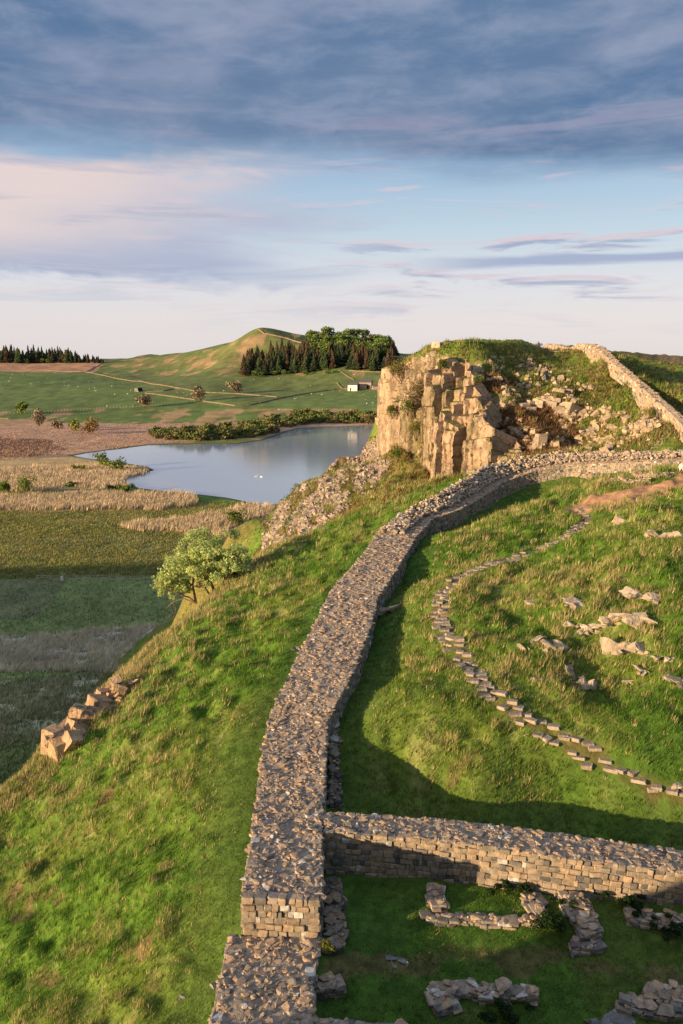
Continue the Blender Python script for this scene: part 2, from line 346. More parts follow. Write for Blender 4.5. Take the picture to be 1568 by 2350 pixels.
C += [(-26,22,-31),(-27,10,-32),(-20,12,-27),(-34,30,-40),(-20,114,-40),(-27,112,-50),(-37,112,-60),(-20,135,-40),(-30,135,-54),(-19,97,-38),(-26,94,-47),(-36,92,-58),(-24,155,-46),(-14,17,-22.6),(-45,30,-55),(-60,60,-62),(-60,100,-66),(-50,140,-66),(-45,180,-66),(-30,220,-70),(0,250,-75),(-70,0,-58),(-60,-40,-45),(60,240,-20),(120,200,-5),(120,100,-4),(120,20,-6),(60,-40,-2),(-120,60,-75),(-120,160,-75),(90,60,-5)]
# scree apron below the crag
cd((650,1150,125),(700,1110,132),(780,1055,140),(860,1010,147),(640,1200,112),(620,1240,102),(800,1080,122),(750,1130,112),(700,1200,100),(720,1230,92),(850,1130,104),(930,1090,106),(860,1070,122),(900,1040,126),
   (700,1160,112),(760,1180,96))
cd((848,1036,138),(818,1056,138),(866,1026,150),(875,1030,135))
for px, py, d in ((848,1036,138),(818,1056,138),(866,1026,150)):
    p = at(px, py, d); C.append((p[0] - 4, p[1] + 3, p[2] - EYE - 5)); C.append((p[0] - 9, p[1] + 6, p[2] - EYE - 13))
for px, py, d in ((650,1150,125),(700,1110,132),(780,1055,140),(860,1010,147)):
    p = at(px, py, d); C.append((p[0] - 14, p[1] + 7, p[2] - EYE - 12)); C.append((p[0] - 34, p[1] + 15, p[2] - EYE - 34))
# crag: base and top lines, and the hill behind
CBp = [(1215,1052,92),(1180,1062,94),(1120,1082,97),(1075,1094,99.5),(1030,1094,102.5),(985,1085,106),(940,1055,113),(900,1042,122),(870,1036,131),(868,1000,146)]
CTp = [(1238,1038,93.2),(1212,1006,95.5),(1190,962,98.5),(1168,908,101.5),(1142,858,105),(1102,826,109),(1040,810,113),(975,808,119),(912,842,127),(892,872,141)]
crB = np.array([at(*p) for p in CBp]); crT = np.array([at(*p) for p in CTp])
C += [(p[0], p[1], p[2] - EYE - .3) for p in crB] + [(p[0], p[1], p[2] - EYE - .3) for p in crT]
cd((1240,850,112),(1240,796,130),(1170,792,130),(1080,783,136),(1060,792,140),(950,806,142),(1350,850,112),(1400,920,104),(1500,1000,92),(1250,900,105),(1250,980,97.5),(1200,930,102.5),(1200,870,108),(1165,850,112.5),(1200,985,98),(1170,900,107),(1300,1010,98),(1400,1010,95),
   (1300,930,102),(1320,830,120),(1400,830,118),(1500,930,101),(1568,990,88),(1300,790,130),(1350,800,126),(1300,1035,90),(1450,1030,87),(1200,1045,90),(1568,1020,85))
cd((1568,900,118),(1450,850,135),(1568,835,150),(1400,812,150),(1568,838,165),(1480,828,165),(1700,842,150),(1700,900,115),(1400,835,190),(1568,850,200),(1000,850,175),(975,930,178),(975,845,162),(1200,830,175),(925,1060,172),(900,1180,190),(880,1130,165),(1100,806,150),(1040,818,155),(1180,808,150),(1100,830,185),(1000,850,175),(1250,815,150),(1300,815,150))
for px, py, d in ((1620,1020,80),(1568,955,85),(1510,905,91),(1455,858,98),(1415,825,105),(1392,800,112),(1350,789,121),(1300,795,130)):
    p = at(px, py, d); C.append((p[0] - .6, p[1] - .3, p[2] - EYE - 1.15)); C.append((p[0] + 1.6, p[1] + 1.2, p[2] - EYE - .9))
C = np.array(C)
# thin out near-coincident controls
keep = []
for i in range(len(C)):
    if all((C[i, 0] - C[j, 0]) ** 2 + (C[i, 1] - C[j, 1]) ** 2 > .16 for j in keep): keep.append(i)
C = C[keep]
Rt = tps_fit(C[:, :2], C[:, 2] + EYE, lam=.7)

# the crag rises steeply from its base line, then eases towards its top
def frac_between(X, Y, A, B):
    da, pa = polydist(X, Y, A); db, pb = polydist(X, Y, B); return da / (da + db + 1e-9), pa, pb, da, db
cragpoly = [tuple(p[:2]) for p in crB] + [tuple(p[:2]) for p in crT[::-1]]
pathpix = [(1640,1870),(1568,1832),(1480,1800),(1390,1752),(1300,1702),(1200,1650),(1120,1590),(1065,1525),(1022,1460),(1008,1410),(1015,1362),(1060,1325),(1120,1300),(1200,1272),(1260,1250),(1320,1220),(1350,1195),(1330,1165)]
dirtpix = [(1330,1165),(1370,1150),(1430,1140),(1500,1122),(1568,1106),(1640,1095)]

def ridge0(X, Y):
    z = tps_eval(Rt, X, Y)
    ins = inpoly(X, Y, cragpoly)
    if np.any(ins):
        f, pa, pb, da, db = frac_between(X[ins], Y[ins], crB, crT)
        zb = np.interp(pa, range(len(crB)), crB[:, 2]); zt = np.interp(pb, range(len(crT)), crT[:, 2])
        g = .85 * sstep(.12, .95, f) + .15 * f
        zz = z.copy(); zz[ins] = z[ins] * .1 + .9 * (zb + (zt - zb) * g - .8); z = zz
    pxs = 784 + F_ * X / np.maximum(Y / .95, 1); yys = np.interp(pxs, [860, 885, 905, 930, 960, 1000, 1060], [905, 868, 842, 822, 808, 797, 788]); sky_ = EYE + (-SP + CP * (1175 - yys) / F_) * Y / .95 + .25 * vn(X / 3, Y / 3, 55); hi_ = (Y > 112) & (pxs > 868) & (X < 38); z = np.where(hi_, np.minimum(z, sky_), z)
    return z
gxs = np.concatenate([np.arange(-140, -30, 1.0), np.arange(-30, 45, .4), np.arange(45, 150, 1.2)])
gys = np.concatenate([np.arange(-80, 0, 1.0), np.arange(0, 160, .4), np.arange(160, 275, 1.0)])
GX, GY = np.meshgrid(gxs, gys)
GZ = ridge0(GX, GY)
def interp2(X, Y):
    X = np.asarray(X, float); Y = np.asarray(Y, float)
    ix = np.clip(np.searchsorted(gxs, X) - 1, 0, len(gxs) - 2); iy = np.clip(np.searchsorted(gys, Y) - 1, 0, len(gys) - 2)
    fx = np.clip((X - gxs[ix]) / (gxs[ix + 1] - gxs[ix]), 0, 1); fy = np.clip((Y - gys[iy]) / (gys[iy + 1] - gys[iy]), 0, 1)
    return (GZ[iy, ix] * (1 - fx) + GZ[iy, ix + 1] * fx) * (1 - fy) + (GZ[iy + 1, ix] * (1 - fx) + GZ[iy + 1, ix + 1] * fx) * fy
wallC = (wallL + wallR) / 2; lowC = (lowL + lowR) / 2
dwall_pts = np.concatenate([lowC[::-1], wallC])
def calm(X, Y):
    """0 on trodden ground by the walls and inside the milecastle, 1 on rough tussocky grass"""
    d, _ = polydist(X, Y, dwall_pts); c = sstep(1.6, 5.0, d)
    inside = (X > -1) & (Y > 13) & (Y < 31) ; c = c * np.where(inside, .25 + .75 * sstep(27, 33, Y + 0 * X), 1)
    return c
def bumps(X, Y):
    k = calm(X, Y); r = np.hypot(X, Y)
    b = (fbm(X / 3.1, Y / 3.1, 3, 3) - .5) * .95 * k
    t = vn(X / .95 + .6 * vn(X / 2, Y / 2, 9), Y / .95, 5); b = b + (t ** 2 - .33) * .5 * k * (.45 + .9 * vn(X / 5, Y / 5, 6))
    b = b + (vn(X / .42, Y / .42, 8) - .5) * .12 * (.3 + .7 * k)
    b = b + (fbm(X / 11, Y / 11, 21, 2) - .5) * 1.0 * k * sstep(60, 100, r)
    return b
def ridge(X, Y):
    X = np.asarray(X, float); Y = np.asarray(Y, float)
    return interp2(X, Y) + bumps(X, Y)

# ---- the valley, the lough and the far fells, in bearing and log distance
FC = [(-300,965,900,),(0,965,905),(400,965,905),(870,965,905),(1300,965,905),(0,950,960),(200,944,1000),(400,935,1030),(560,915,1080),(700,915,1080),(870,940,960),
      (0,900,1200),(250,882,1280),(400,890,1200),(600,880,1250),(800,893,1150),(900,888,1150),(1000,880,1150),(0,852,1600),(200,857,1550),(330,882,1300),
      (0,833,1900),(200,833,1850),(100,829,2000),(-400,852,1600),(-400,830,2600),(250,850,1700),(450,840,1550),(560,862,1300),(700,856,1300),(900,851,1250),(1000,850,1250),
      (300,831,2400),(400,813,1900),(450,808,1750),(510,800,1640),(550,775,1600),(575,760,1600),(597,753,1600),(650,766,1650),(700,776,1700),(760,789,1450),(725,791,1480),(740,812,1390),(640,822,1450),(560,834,1430),(820,791,1450),(870,803,1450),(905,814,1450),(800,820,1350),(960,818,1700),
      (1100,818,1700),(1300,825,1700),(597,780,1900),(700,795,2000),(0,838,2700),(200,838,2700),(450,838,2700),(335,813,3200),(318,817,3150),(355,814,3250),(240,829,3300),(275,829,3200),(400,826,3300),(0,842,4000),(600,842,3500),(900,842,3500),(1300,842,3000),
      (300,846,6000),(900,846,6000),(-300,846,6000)]
FP = []; FZ = []
for px, py, d in FC:
    p = at(px, py, d); FP.append((p[0] / p[1] * 4, math.log(math.hypot(p[0], p[1])) * 3)); FZ.append(p[2])
for az_ in (-1.2, -.8, .8, 1.2):
    for r_, z_ in ((900, 2.5), (1500, 30), (2500, 45), (6000, 50)): FP.append((az_ * 4, math.log(r_) * 3)); FZ.append(z_)
Ft = tps_fit(np.array(FP), np.array(FZ), lam=1e-3)
lakepix = [(168,1046),(200,1040),(260,1032),(340,1022),(440,1019),(545,1019),(605,1010),(640,998),(662,990),(690,983),(760,979),(870,977),(960,976),(960,1110),(820,1168),(700,1170),(650,1156),(615,1158),(600,1166),(540,1163),
           (588,1157),(560,1150),(520,1142),(470,1136),(440,1133),(380,1128),(320,1120),(285,1108),(292,1096),(325,1086),(356,1079),(335,1070),(285,1063),(240,1057),(195,1051)]
lake = np.array([atz(a, b, -EYE) for a, b in lakepix])
def lakesd(X, Y):
    d, _ = polydist(X, Y, lake, True); return np.where(inpoly(X, Y, [tuple(p[:2]) for p in lake]), -d, d)
def valley(X, Y):
    X = np.asarray(X, float); Y = np.asarray(Y, float)
    r = np.hypot(X, Y); Ys = np.maximum(Y, .35 * r); az_ = np.clip(X / np.maximum(Ys, 1), -1.6, 1.6)
    f = tps_eval(Ft, az_ * 4, np.log(np.maximum(r, 850)) * 3)
    k = sstep(860, 960, r)
    sd = np.full(X.shape, 200.0); nr = (r < 1000) & (r > 250)
    if np.any(nr): sd = sd.copy(); sd[nr] = lakesd(X[nr], Y[nr])
    flat = .35 + 2.0 * sstep(10, 160, sd) + (fbm(X / 25, Y / 25, 31, 3) - .5) * 1.2 * sstep(0, 60, sd)
    flat = np.where(sd < 3, np.clip(sd * .12, -1.5, .35), flat)
    z = flat * (1 - k) + f * k
    amp = sstep(950, 1400, r)
    z = z + amp * ((fbm(X / 110, Y / 110, 41, 4) - .5) * 9 * sstep(1250, 1500, r) + (fbm(X / 45, Y / 45, 43, 3) - .5) * 2.5)
    # unseen mound added at the left to keep evening sun off the bog
    mx, my = X + 270, Y - 45
    z = z + 50 * np.exp(-(np.maximum(0, np.abs(mx) - 25) / 42) ** 2) * (1 - sstep(30, 116, np.abs(my + .15 * mx) + 14 * (fbm(X / 30, Y / 30, 51, 2) - .5)))
    return z
_va = np.radians(np.arange(-100, 62, .12)); _vr = np.arange(math.log(40), math.log(7600), .005)
_A, _Rr = np.meshgrid(_va, np.exp(_vr)); _VZ = valley(_Rr * np.sin(_A), _Rr * np.cos(_A))
def vz(X, Y):
    a = np.clip((np.arctan2(X, Y) - _va[0]) / (_va[1] - _va[0]), 0, len(_va) - 1.001); r = np.clip((np.log(np.hypot(X, Y) + 1e-6) - _vr[0]) / .005, 0, len(_vr) - 1.001); i = a.astype(int); j = r.astype(int); a = a - i; r = r - j
    return (_VZ[j, i] * (1 - a) + _VZ[j, i + 1] * a) * (1 - r) + (_VZ[j + 1, i] * (1 - a) + _VZ[j + 1, i + 1] * a) * r
def H(X, Y):
    X = np.asarray(X, float); Y = np.asarray(Y, float); v = vz(X, Y); m_ = (np.abs(X) < 135) & (Y > -70) & (Y < 262)
    if np.any(m_): v = v.copy() if v.shape else v; v[m_] = np.maximum(v[m_], ridge(X[m_], Y[m_]))
    return v
_ds = np.exp(np.linspace(math.log(9), math.log(5000), 520))
def hits(px, py):
    """where the sight lines through those picture points meet the ground"""
    px = np.atleast_1d(px).astype(float); py = np.atleast_1d(py).astype(float); out = np.zeros((len(px), 3)); E0 = np.array([0, 0, EYE])
    for s in range(0, len(px), 2500):
        r = ray(px[s:s + 2500], py[s:s + 2500]); n = len(r); P = E0 + r[:, None, :] * _ds[None, :, None]
        # coarse march without the small bumps, then two finer passes with them
        X, Y = P[..., 0], P[..., 1]; hz = vz(X, Y); m_ = (np.abs(X) < 135) & (Y > -70) & (Y < 262); hz[m_] = np.maximum(hz[m_], interp2(X[m_], Y[m_]) + .15)
        b = P[..., 2] < hz; b[:, -1] = True; k = b.argmax(1); lo = _ds[np.maximum(k - 2, 0)]; hi = _ds[np.minimum(k + 2, len(_ds) - 1)]
        for _ in range(2):
            q = lo[:, None] + (hi - lo)[:, None] * np.linspace(0, 1, 12)[None]; P = E0 + r[:, None, :] * q[..., None]; b = P[..., 2] < H(P[..., 0], P[..., 1]); b[:, -1] = True; k = np.maximum(b.argmax(1), 1); i = np.arange(n); lo, hi = q[i, k - 1], q[i, k]
        out[s:s + 2500] = E0 + r * hi[:, None]
    return out
def hit(px, py): return hits([px], [py])[0]
def gz(x, y): return float(H(np.array([x]), np.array([y]))[0])
def grid(azs, rs):
    A, Rr = np.meshgrid(azs, rs); X = Rr * np.sin(A); Y = Rr * np.cos(A)
    n, m_ = X.shape; i = np.arange((n - 1) * m_).reshape(n - 1, m_)[:, :-1].ravel()
    return X, Y, np.stack([i, i + 1, i + m_ + 1, i + m_], 1)
# ---------------------------------------------------------------- ground sheets
G_GREEN = np.array([.085,.16,.017]); G_DARK = np.array([.045,.105,.018]); G_STRAW = np.array([.43,.36,.18]); G_OLIVE = np.array([.115,.165,.024]); G_BARE = np.array([.26,.15,.085]); G_HEATH = np.array([.14,.08,.045])
def lerp(a, b, t): return a + (b - a) * t[..., None]
def to_plan(pix): return np.array([hit(*p)[:2] for p in pix])
path_plan = to_plan(pathpix); dirt_plan = to_plan(dirtpix); dirt2_plan = to_plan([(1340,1168),(1400,1166),(1450,1150),(1520,1128)])
trod_plan = to_plan([(735,2222),(800,2228),(900,2215),(1000,2195),(1100,2200),(1250,2210),(1400,2225),(1568,2248)])
top_path = to_plan([(1290,850),(1330,845),(1370,825),(1410,816)]) if False else None
scree_pix = [(600,1285),(605,1235),(640,1160),(700,1105),(780,1045),(868,1005),(872,1055),(900,1060),(865,1110),(820,1150),(760,1195),(700,1235),(640,1280)]
heath_pix = [(1130,945),(1200,920),(1290,925),(1330,960),(1330,990),(1330,1035),(1240,1048),(1180,1040),(1140,1000)]
heath2_pix = [(1085,860),(1130,850),(1190,880),(1150,905),(1090,890)]
def paint(X, Y, Z):
    px, py, d = proj(np.stack([X, Y, Z], -1))
    n = fbm(X / 4.5, Y / 4.5, 61, 4); n2_ = fbm(X / .8, Y / .8, 67, 3); k = calm(X, Y)
    j = (fbm(X / 3, Y / 3, 71, 3) - .5); jx = px + j * 40; jy = py + (fbm(X / 3, Y / 3, 75, 3) - .5) * 40
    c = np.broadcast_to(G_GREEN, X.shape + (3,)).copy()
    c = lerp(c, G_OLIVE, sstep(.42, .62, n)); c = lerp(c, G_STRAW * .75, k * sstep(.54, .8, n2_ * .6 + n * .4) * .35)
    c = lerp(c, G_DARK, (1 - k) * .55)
    far = sstep(75, 100, d) * (X < 200); c = lerp(c, G_OLIVE * 1.15, far * .55)
    brown = far * sstep(.5, .62, fbm(X / 6, Y / 6, 81, 3)); c = lerp(c, np.array([.22,.15,.06]), brown * .6)
    cg = (X > 0) & (X < 40) & (Y > 85) & (Y < 155) & inpoly(X, Y, cragpoly); cgc = lerp(np.broadcast_to(np.array([.34,.26,.185]), X.shape + (3,)), np.array([.14,.14,.045]), sstep(.45, .6, fbm(X / 2, Y / 2, 83, 3))); c = np.where(cg[..., None], cgc, c)
    sc = inpoly(jx, jy, scree_pix) & (d > 84); c[sc] = c[sc] * .3 + .7 * np.array([.17,.13,.08])
    he = (inpoly(jx, jy, heath_pix) | inpoly(jx, jy, heath2_pix)) & (d > 84); c[he] = G_HEATH
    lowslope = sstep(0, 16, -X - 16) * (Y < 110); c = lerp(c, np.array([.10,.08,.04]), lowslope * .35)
    near = (np.hypot(X, Y) < 90)
    if np.any(near):
        x, y = X[near], Y[near]
        for P, wd, cc, a in ((path_plan, .42, G_BARE * .6, .5), (dirt_plan, 1.7, G_BARE * 1.5, .95), (dirt2_plan, .9, G_BARE * 1.5, .9), (trod_plan, .35, G_BARE * .6, .6)):
            dd, _ = polydist(x, y, P); dd = dd + (fbm(x / .9, y / .9, 91, 3) - .5) * 1.1
            c[near] = lerp(c[near], cc, a * (1 - sstep(wd * .6, wd * 1.3, dd)))
        bare = sstep(.74, .82, fbm(x / 1.7, y / 1.7, 95, 3)) * calm(x, y); c[near] = lerp(c[near], G_BARE * .7, bare * .7)
    return c * (.8 + .4 * n2_)[..., None]
azs = np.concatenate([np.radians(np.arange(-179.5, -60, 3)), np.radians(np.arange(-60, -29, .6)), np.radians(np.arange(-29, 29, .105)), np.radians(np.arange(29, 60, .6)), np.radians(np.arange(60, 181, 3))])
rs = np.concatenate([np.arange(.4, 11, .5), np.exp(np.arange(math.log(11), math.log(262), .0047))])
X, Y, FQ = grid(azs, rs)
Z = interp2(np.clip(X, -139, 149), np.clip(Y, -79, 270)) + bumps(X, Y)
outside = (np.abs(X) > 134) | (Y < -72); Z = np.where(outside, Z - 20, Z)
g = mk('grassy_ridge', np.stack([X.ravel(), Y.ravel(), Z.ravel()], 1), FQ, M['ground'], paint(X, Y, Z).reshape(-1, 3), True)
tag(g, 'green and straw coloured ridge with slopes on both sides of the stone wall', 'ground', kind='structure')

# valley colours by what grows there
reg = [
 ([(-200,1225),(620,1235),(620,1310),(-200,1300)], (.17,.17,.07), 20),  # polygon in picture points, colour, ragged edge
 ([(-60,1010),(170,1044),(200,1060),(100,1075),(-60,1080)], (.20,.13,.09), 18),
 ([(-60,970),(700,970),(900,960),(900,985),(340,1018),(170,1044),(-60,1012)], (.34,.21,.14), 14),
 ([(-60,1000),(110,1008),(150,1030),(60,1050),(-60,1055)], (.12,.055,.04), 12),
 ([(-60,942),(900,945),(900,955),(560,962),(300,972),(-60,968)], (.085,.125,.03), 6),
 ([(-200,846),(230,857),(330,890),(560,915),(500,938),(300,945),(-200,958)], (.10,.145,.04), 2),
 ([(240,850),(450,845),(570,868),(700,858),(790,850),(910,850),(920,880),(800,910),(600,925),(420,915),(330,890)], (.105,.135,.042), 4),
 ([(600,925),(720,905),(860,890),(960,890),(960,945),(640,945)], (.105,.15,.042), 2),
 ([(-300,826),(245,830),(215,855),(-300,850)], (.36,.20,.115), 2),
 ([(300,826),(480,812),(560,770),(597,752),(720,770),(720,850),(560,865),(450,845),(240,845)], (.135,.145,.045), 3),
 ([(590,750),(720,772),(720,800),(640,775)], (.05,.07,.025), 2),
 ([(-60,1055),(170,1046),(360,1078),(290,1100),(280,1122),(-60,1125)], (.34,.24,.11), 8),
 ([(-60,1140),(440,1134),(450,1160),(300,1172),(-60,1172)], (.34,.24,.11), 8),
 ([(270,1200),(640,1160),(640,1240),(560,1240),(440,1225),(290,1215)], (.33,.23,.11), 8),
 ([(150,1122),(300,1124),(330,1135),(60,1140)], (.07,.10,.03), 4),
 ([(440,1130),(600,1150),(600,1168),(540,1166),(440,1150)], (.07,.13,.025), 2),
 ([(-200,1272),(620,1300),(620,1500),(300,1700),(-200,1900)], (.15,.19,.065), 30),
 ([(-60,1330),(60,1330),(140,1335),(90,1420),(-60,1420)], (.14,.15,.07), 20),
 ([(-60,1475),(380,1440),(420,1470),(330,1535),(-60,1540)], (.60,.54,.43), 22),
 ([(-60,1575),(260,1548),(220,1640),(100,1700),(-60,1700)], (.38,.37,.25), 30),
]
def vpaint(X, Y, Z):
    px, py, d = proj(np.stack([X, Y, Z], -1)); r = np.hypot(X, Y)
    sc = 1.0
    j1 = fbm(X / 16, Y / 16, 101, 5) - .5; j2 = fbm(X / 20, Y / 20, 103, 5) - .5
    n = fbm(X / 14, Y / 30, 107, 5); fr = sstep(500, 900, r); m2 = fbm(X / 2.2, Y / 4, 109, 3) * (1 - fr) + fbm(X / 8, Y / 22, 110, 3) * fr
    c = lerp(np.broadcast_to(np.array([.12,.13,.032]), X.shape + (3,)).copy(), np.array([.19,.15,.05]), sstep(.42, .62, n))
    c[r > 1000] = (.10,.14,.035)
    for poly, cc, jj in reg:
        s = inpoly(px + j1 * jj * 3, py + j2 * jj, poly); c[s] = cc
    # tan rush and stones scattered over the fell and the rough pasture
    fell = ((r > 1050) & (py < 862) & (px > 235)) | ((r > 800) & (py > 938) & (py < 972))
    rr = fell * sstep(.56, .64, fbm(X / 22, Y / 60, 111, 4)); c = lerp(c, np.array([.30,.19,.10]), rr * .8)
    c = np.minimum(c * (1.45 - .3 * sstep(900, 1100, r))[..., None] * (.72 + .56 * m2)[..., None] * (.85 + .3 * n)[..., None], .7)
    sd = np.full(X.shape, 99.0); q_ = (r > 300) & (r < 900); sd[q_] = lakesd(X[q_], Y[q_])
    c = lerp(c, np.array([.05,.06,.02]), 1 - sstep(.5, 6, sd))
    return c
azs = np.concatenate([np.radians(np.arange(-100, -28, 1.0)), np.radians(np.arange(-28, 28, .11)), np.radians(np.arange(28, 60, 2.0))])
rs = np.exp(np.arange(math.log(60), math.log(5000), .0075))
X, Y, FQ = grid(azs, rs); Z = valley(X, Y)
# under the ridge sheet the valley sheet is pushed well down
rd = interp2(np.clip(X, -139, 149), np.clip(Y, -79, 270)); under = (np.abs(X) < 130) & (Y < 258) & (rd > Z + 4)
Zc = np.where(under, Z - 6, Z)
v = mk('valley_ground', np.stack([X.ravel(), Y.ravel(), Zc.ravel()], 1), FQ, M['valley'], vpaint(X, Y, Z).reshape(-1, 3), True)
tag(v, 'valley floor of bog, reedbed, moor and green pasture rising to the fells', 'ground', kind='structure')
wv = np.array([(-200,150,0),(900,150,0),(900,885,0),(-200,885,0)], float)
tag(mk('lake', wv, np.array([[0,1,2,3]]), M['water']), 'calm pale blue lough below the crag', 'lake', kind='structure')
# ---------------------------------------------------------------- stone kit
def hull(n, seed, flat=1.0, box=.0, jit=.1):
    r = random.Random(seed); bm = bmesh.new()
    if box:
        for sx in (-1, 1):
            for sy in (-1, 1):
                for sz in (-1, 1):
                    for k in range(3):
                        q = [sx, sy, sz]; q[k] *= 1 - box * r.uniform(.5, 1.5)
                        bm.verts.new([a * .5 + r.uniform(-jit, jit) * .5 for a in q])
    else:
        for i in range(n):
            v_ = Vector([r.gauss(0, 1) for _ in range(3)]).normalized() * .5 * r.uniform(.85, 1.1); v_.z *= flat; bm.verts.new(v_)
    out = bmesh.ops.convex_hull(bm, input=bm.verts[:])
    bmesh.ops.delete(bm, geom=[g_ for g_ in bm.verts if not g_.link_faces], context='VERTS')
    bmesh.ops.triangulate(bm, faces=bm.faces[:]); bm.verts.index_update()
    V = np.array([v_.co[:] for v_ in bm.verts]); F = np.array([[v_.index for v_ in f.verts] for f in bm.faces]); bm.free()
    return V, F
RUB = [hull(random.Random(i).randint(9, 14), i) for i in range(14)]
BLK = [hull(0, 50 + i, box=.17, jit=.05) for i in range(12)]
BLK = [hull(0, 50 + i, box=.24, jit=.09) for i in range(12)]
SHARP = [hull(0, 80 + i, box=.09, jit=.13) for i in range(14)]
PRISM = []
for i in range(12):
    r_ = random.Random(200 + i); n_ = r_.choice([4, 4, 5, 6]); bm = bmesh.new()
    aa = [(k + r_.uniform(-.2, .2)) * 2 * math.pi / n_ + math.pi / 4 for k in range(n_)]
    for z_ in (-.5, .5):
        for a_ in aa:
            q_ = 1 - .04 * abs(z_) ; tz = r_.uniform(-.03, .03)
            for da in (-.09, .09): bm.verts.new((.68 * math.cos(a_ + da) * q_, .68 * math.sin(a_ + da) * q_, z_ * .97 + tz))
            bm.verts.new((.6 * math.cos(a_) * q_, .6 * math.sin(a_) * q_, z_ + tz))
    bmesh.ops.convex_hull(bm, input=bm.verts[:]); bmesh.ops.delete(bm, geom=[g_ for g_ in bm.verts if not g_.link_faces], context='VERTS')
    bmesh.ops.triangulate(bm, faces=bm.faces[:]); bm.verts.index_update()
    PRISM.append((np.array([v_.co[:] for v_ in bm.verts]), np.array([[v_.index for v_ in f.verts] for f in bm.faces]))); bm.free()
def rotm(rx, ry, rz):
    cx, sx, cy, sy, cz_, sz_ = np.cos(rx), np.sin(rx), np.cos(ry), np.sin(ry), np.cos(rz), np.sin(rz)
    n = len(rx); A = np.zeros((n, 3, 3))
    A[:, 0, 0] = cz_ * cy; A[:, 0, 1] = cz_ * sy * sx - sz_ * cx; A[:, 0, 2] = cz_ * sy * cx + sz_ * sx
    A[:, 1, 0] = sz_ * cy; A[:, 1, 1] = sz_ * sy * sx + cz_ * cx; A[:, 1, 2] = sz_ * sy * cx - cz_ * sx
    A[:, 2, 0] = -sy; A[:, 2, 1] = cy * sx; A[:, 2, 2] = cy * cx
    return A
def strew(mb, protos, pos, Rm, sc, col):
    """adds many placed copies of stones to a collector"""
    pos = np.asarray(pos); which = rng.integers(0, len(protos), len(pos))
    for k, (V, F) in enumerate(protos):
        i = np.nonzero(which == k)[0]
        if not len(i): continue
        P = np.einsum('nij,nvj->nvi', Rm[i], V[None] * sc[i][:, None, :]) + pos[i][:, None, :]
        FF = (F[None] + (np.arange(len(i)) * len(V))[:, None, None]).reshape(-1, 3)
        mb.add(P.reshape(-1, 3), FF, np.repeat(col[i], len(V), 0))
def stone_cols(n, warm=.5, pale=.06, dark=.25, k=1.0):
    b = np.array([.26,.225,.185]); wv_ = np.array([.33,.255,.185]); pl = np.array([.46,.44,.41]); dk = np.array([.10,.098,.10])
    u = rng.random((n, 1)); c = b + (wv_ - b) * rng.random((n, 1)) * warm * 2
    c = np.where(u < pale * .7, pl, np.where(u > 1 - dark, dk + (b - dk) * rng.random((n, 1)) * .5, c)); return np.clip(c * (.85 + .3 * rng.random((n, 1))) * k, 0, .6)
def resample(P, Q, hl, hr, step):
    Cc = (P + Q) / 2; d = np.r_[0, np.cumsum(np.linalg.norm(np.diff(Cc[:, :2], axis=0), axis=1))]; n = max(2, int(d[-1] / step) + 1); s = np.linspace(0, d[-1], n)
    f = lambda A: np.stack([np.interp(s, d, A[:, k]) for k in range(3)], 1)
    return f(P), f(Q), np.interp(s, d, hl), np.interp(s, d, hr), s
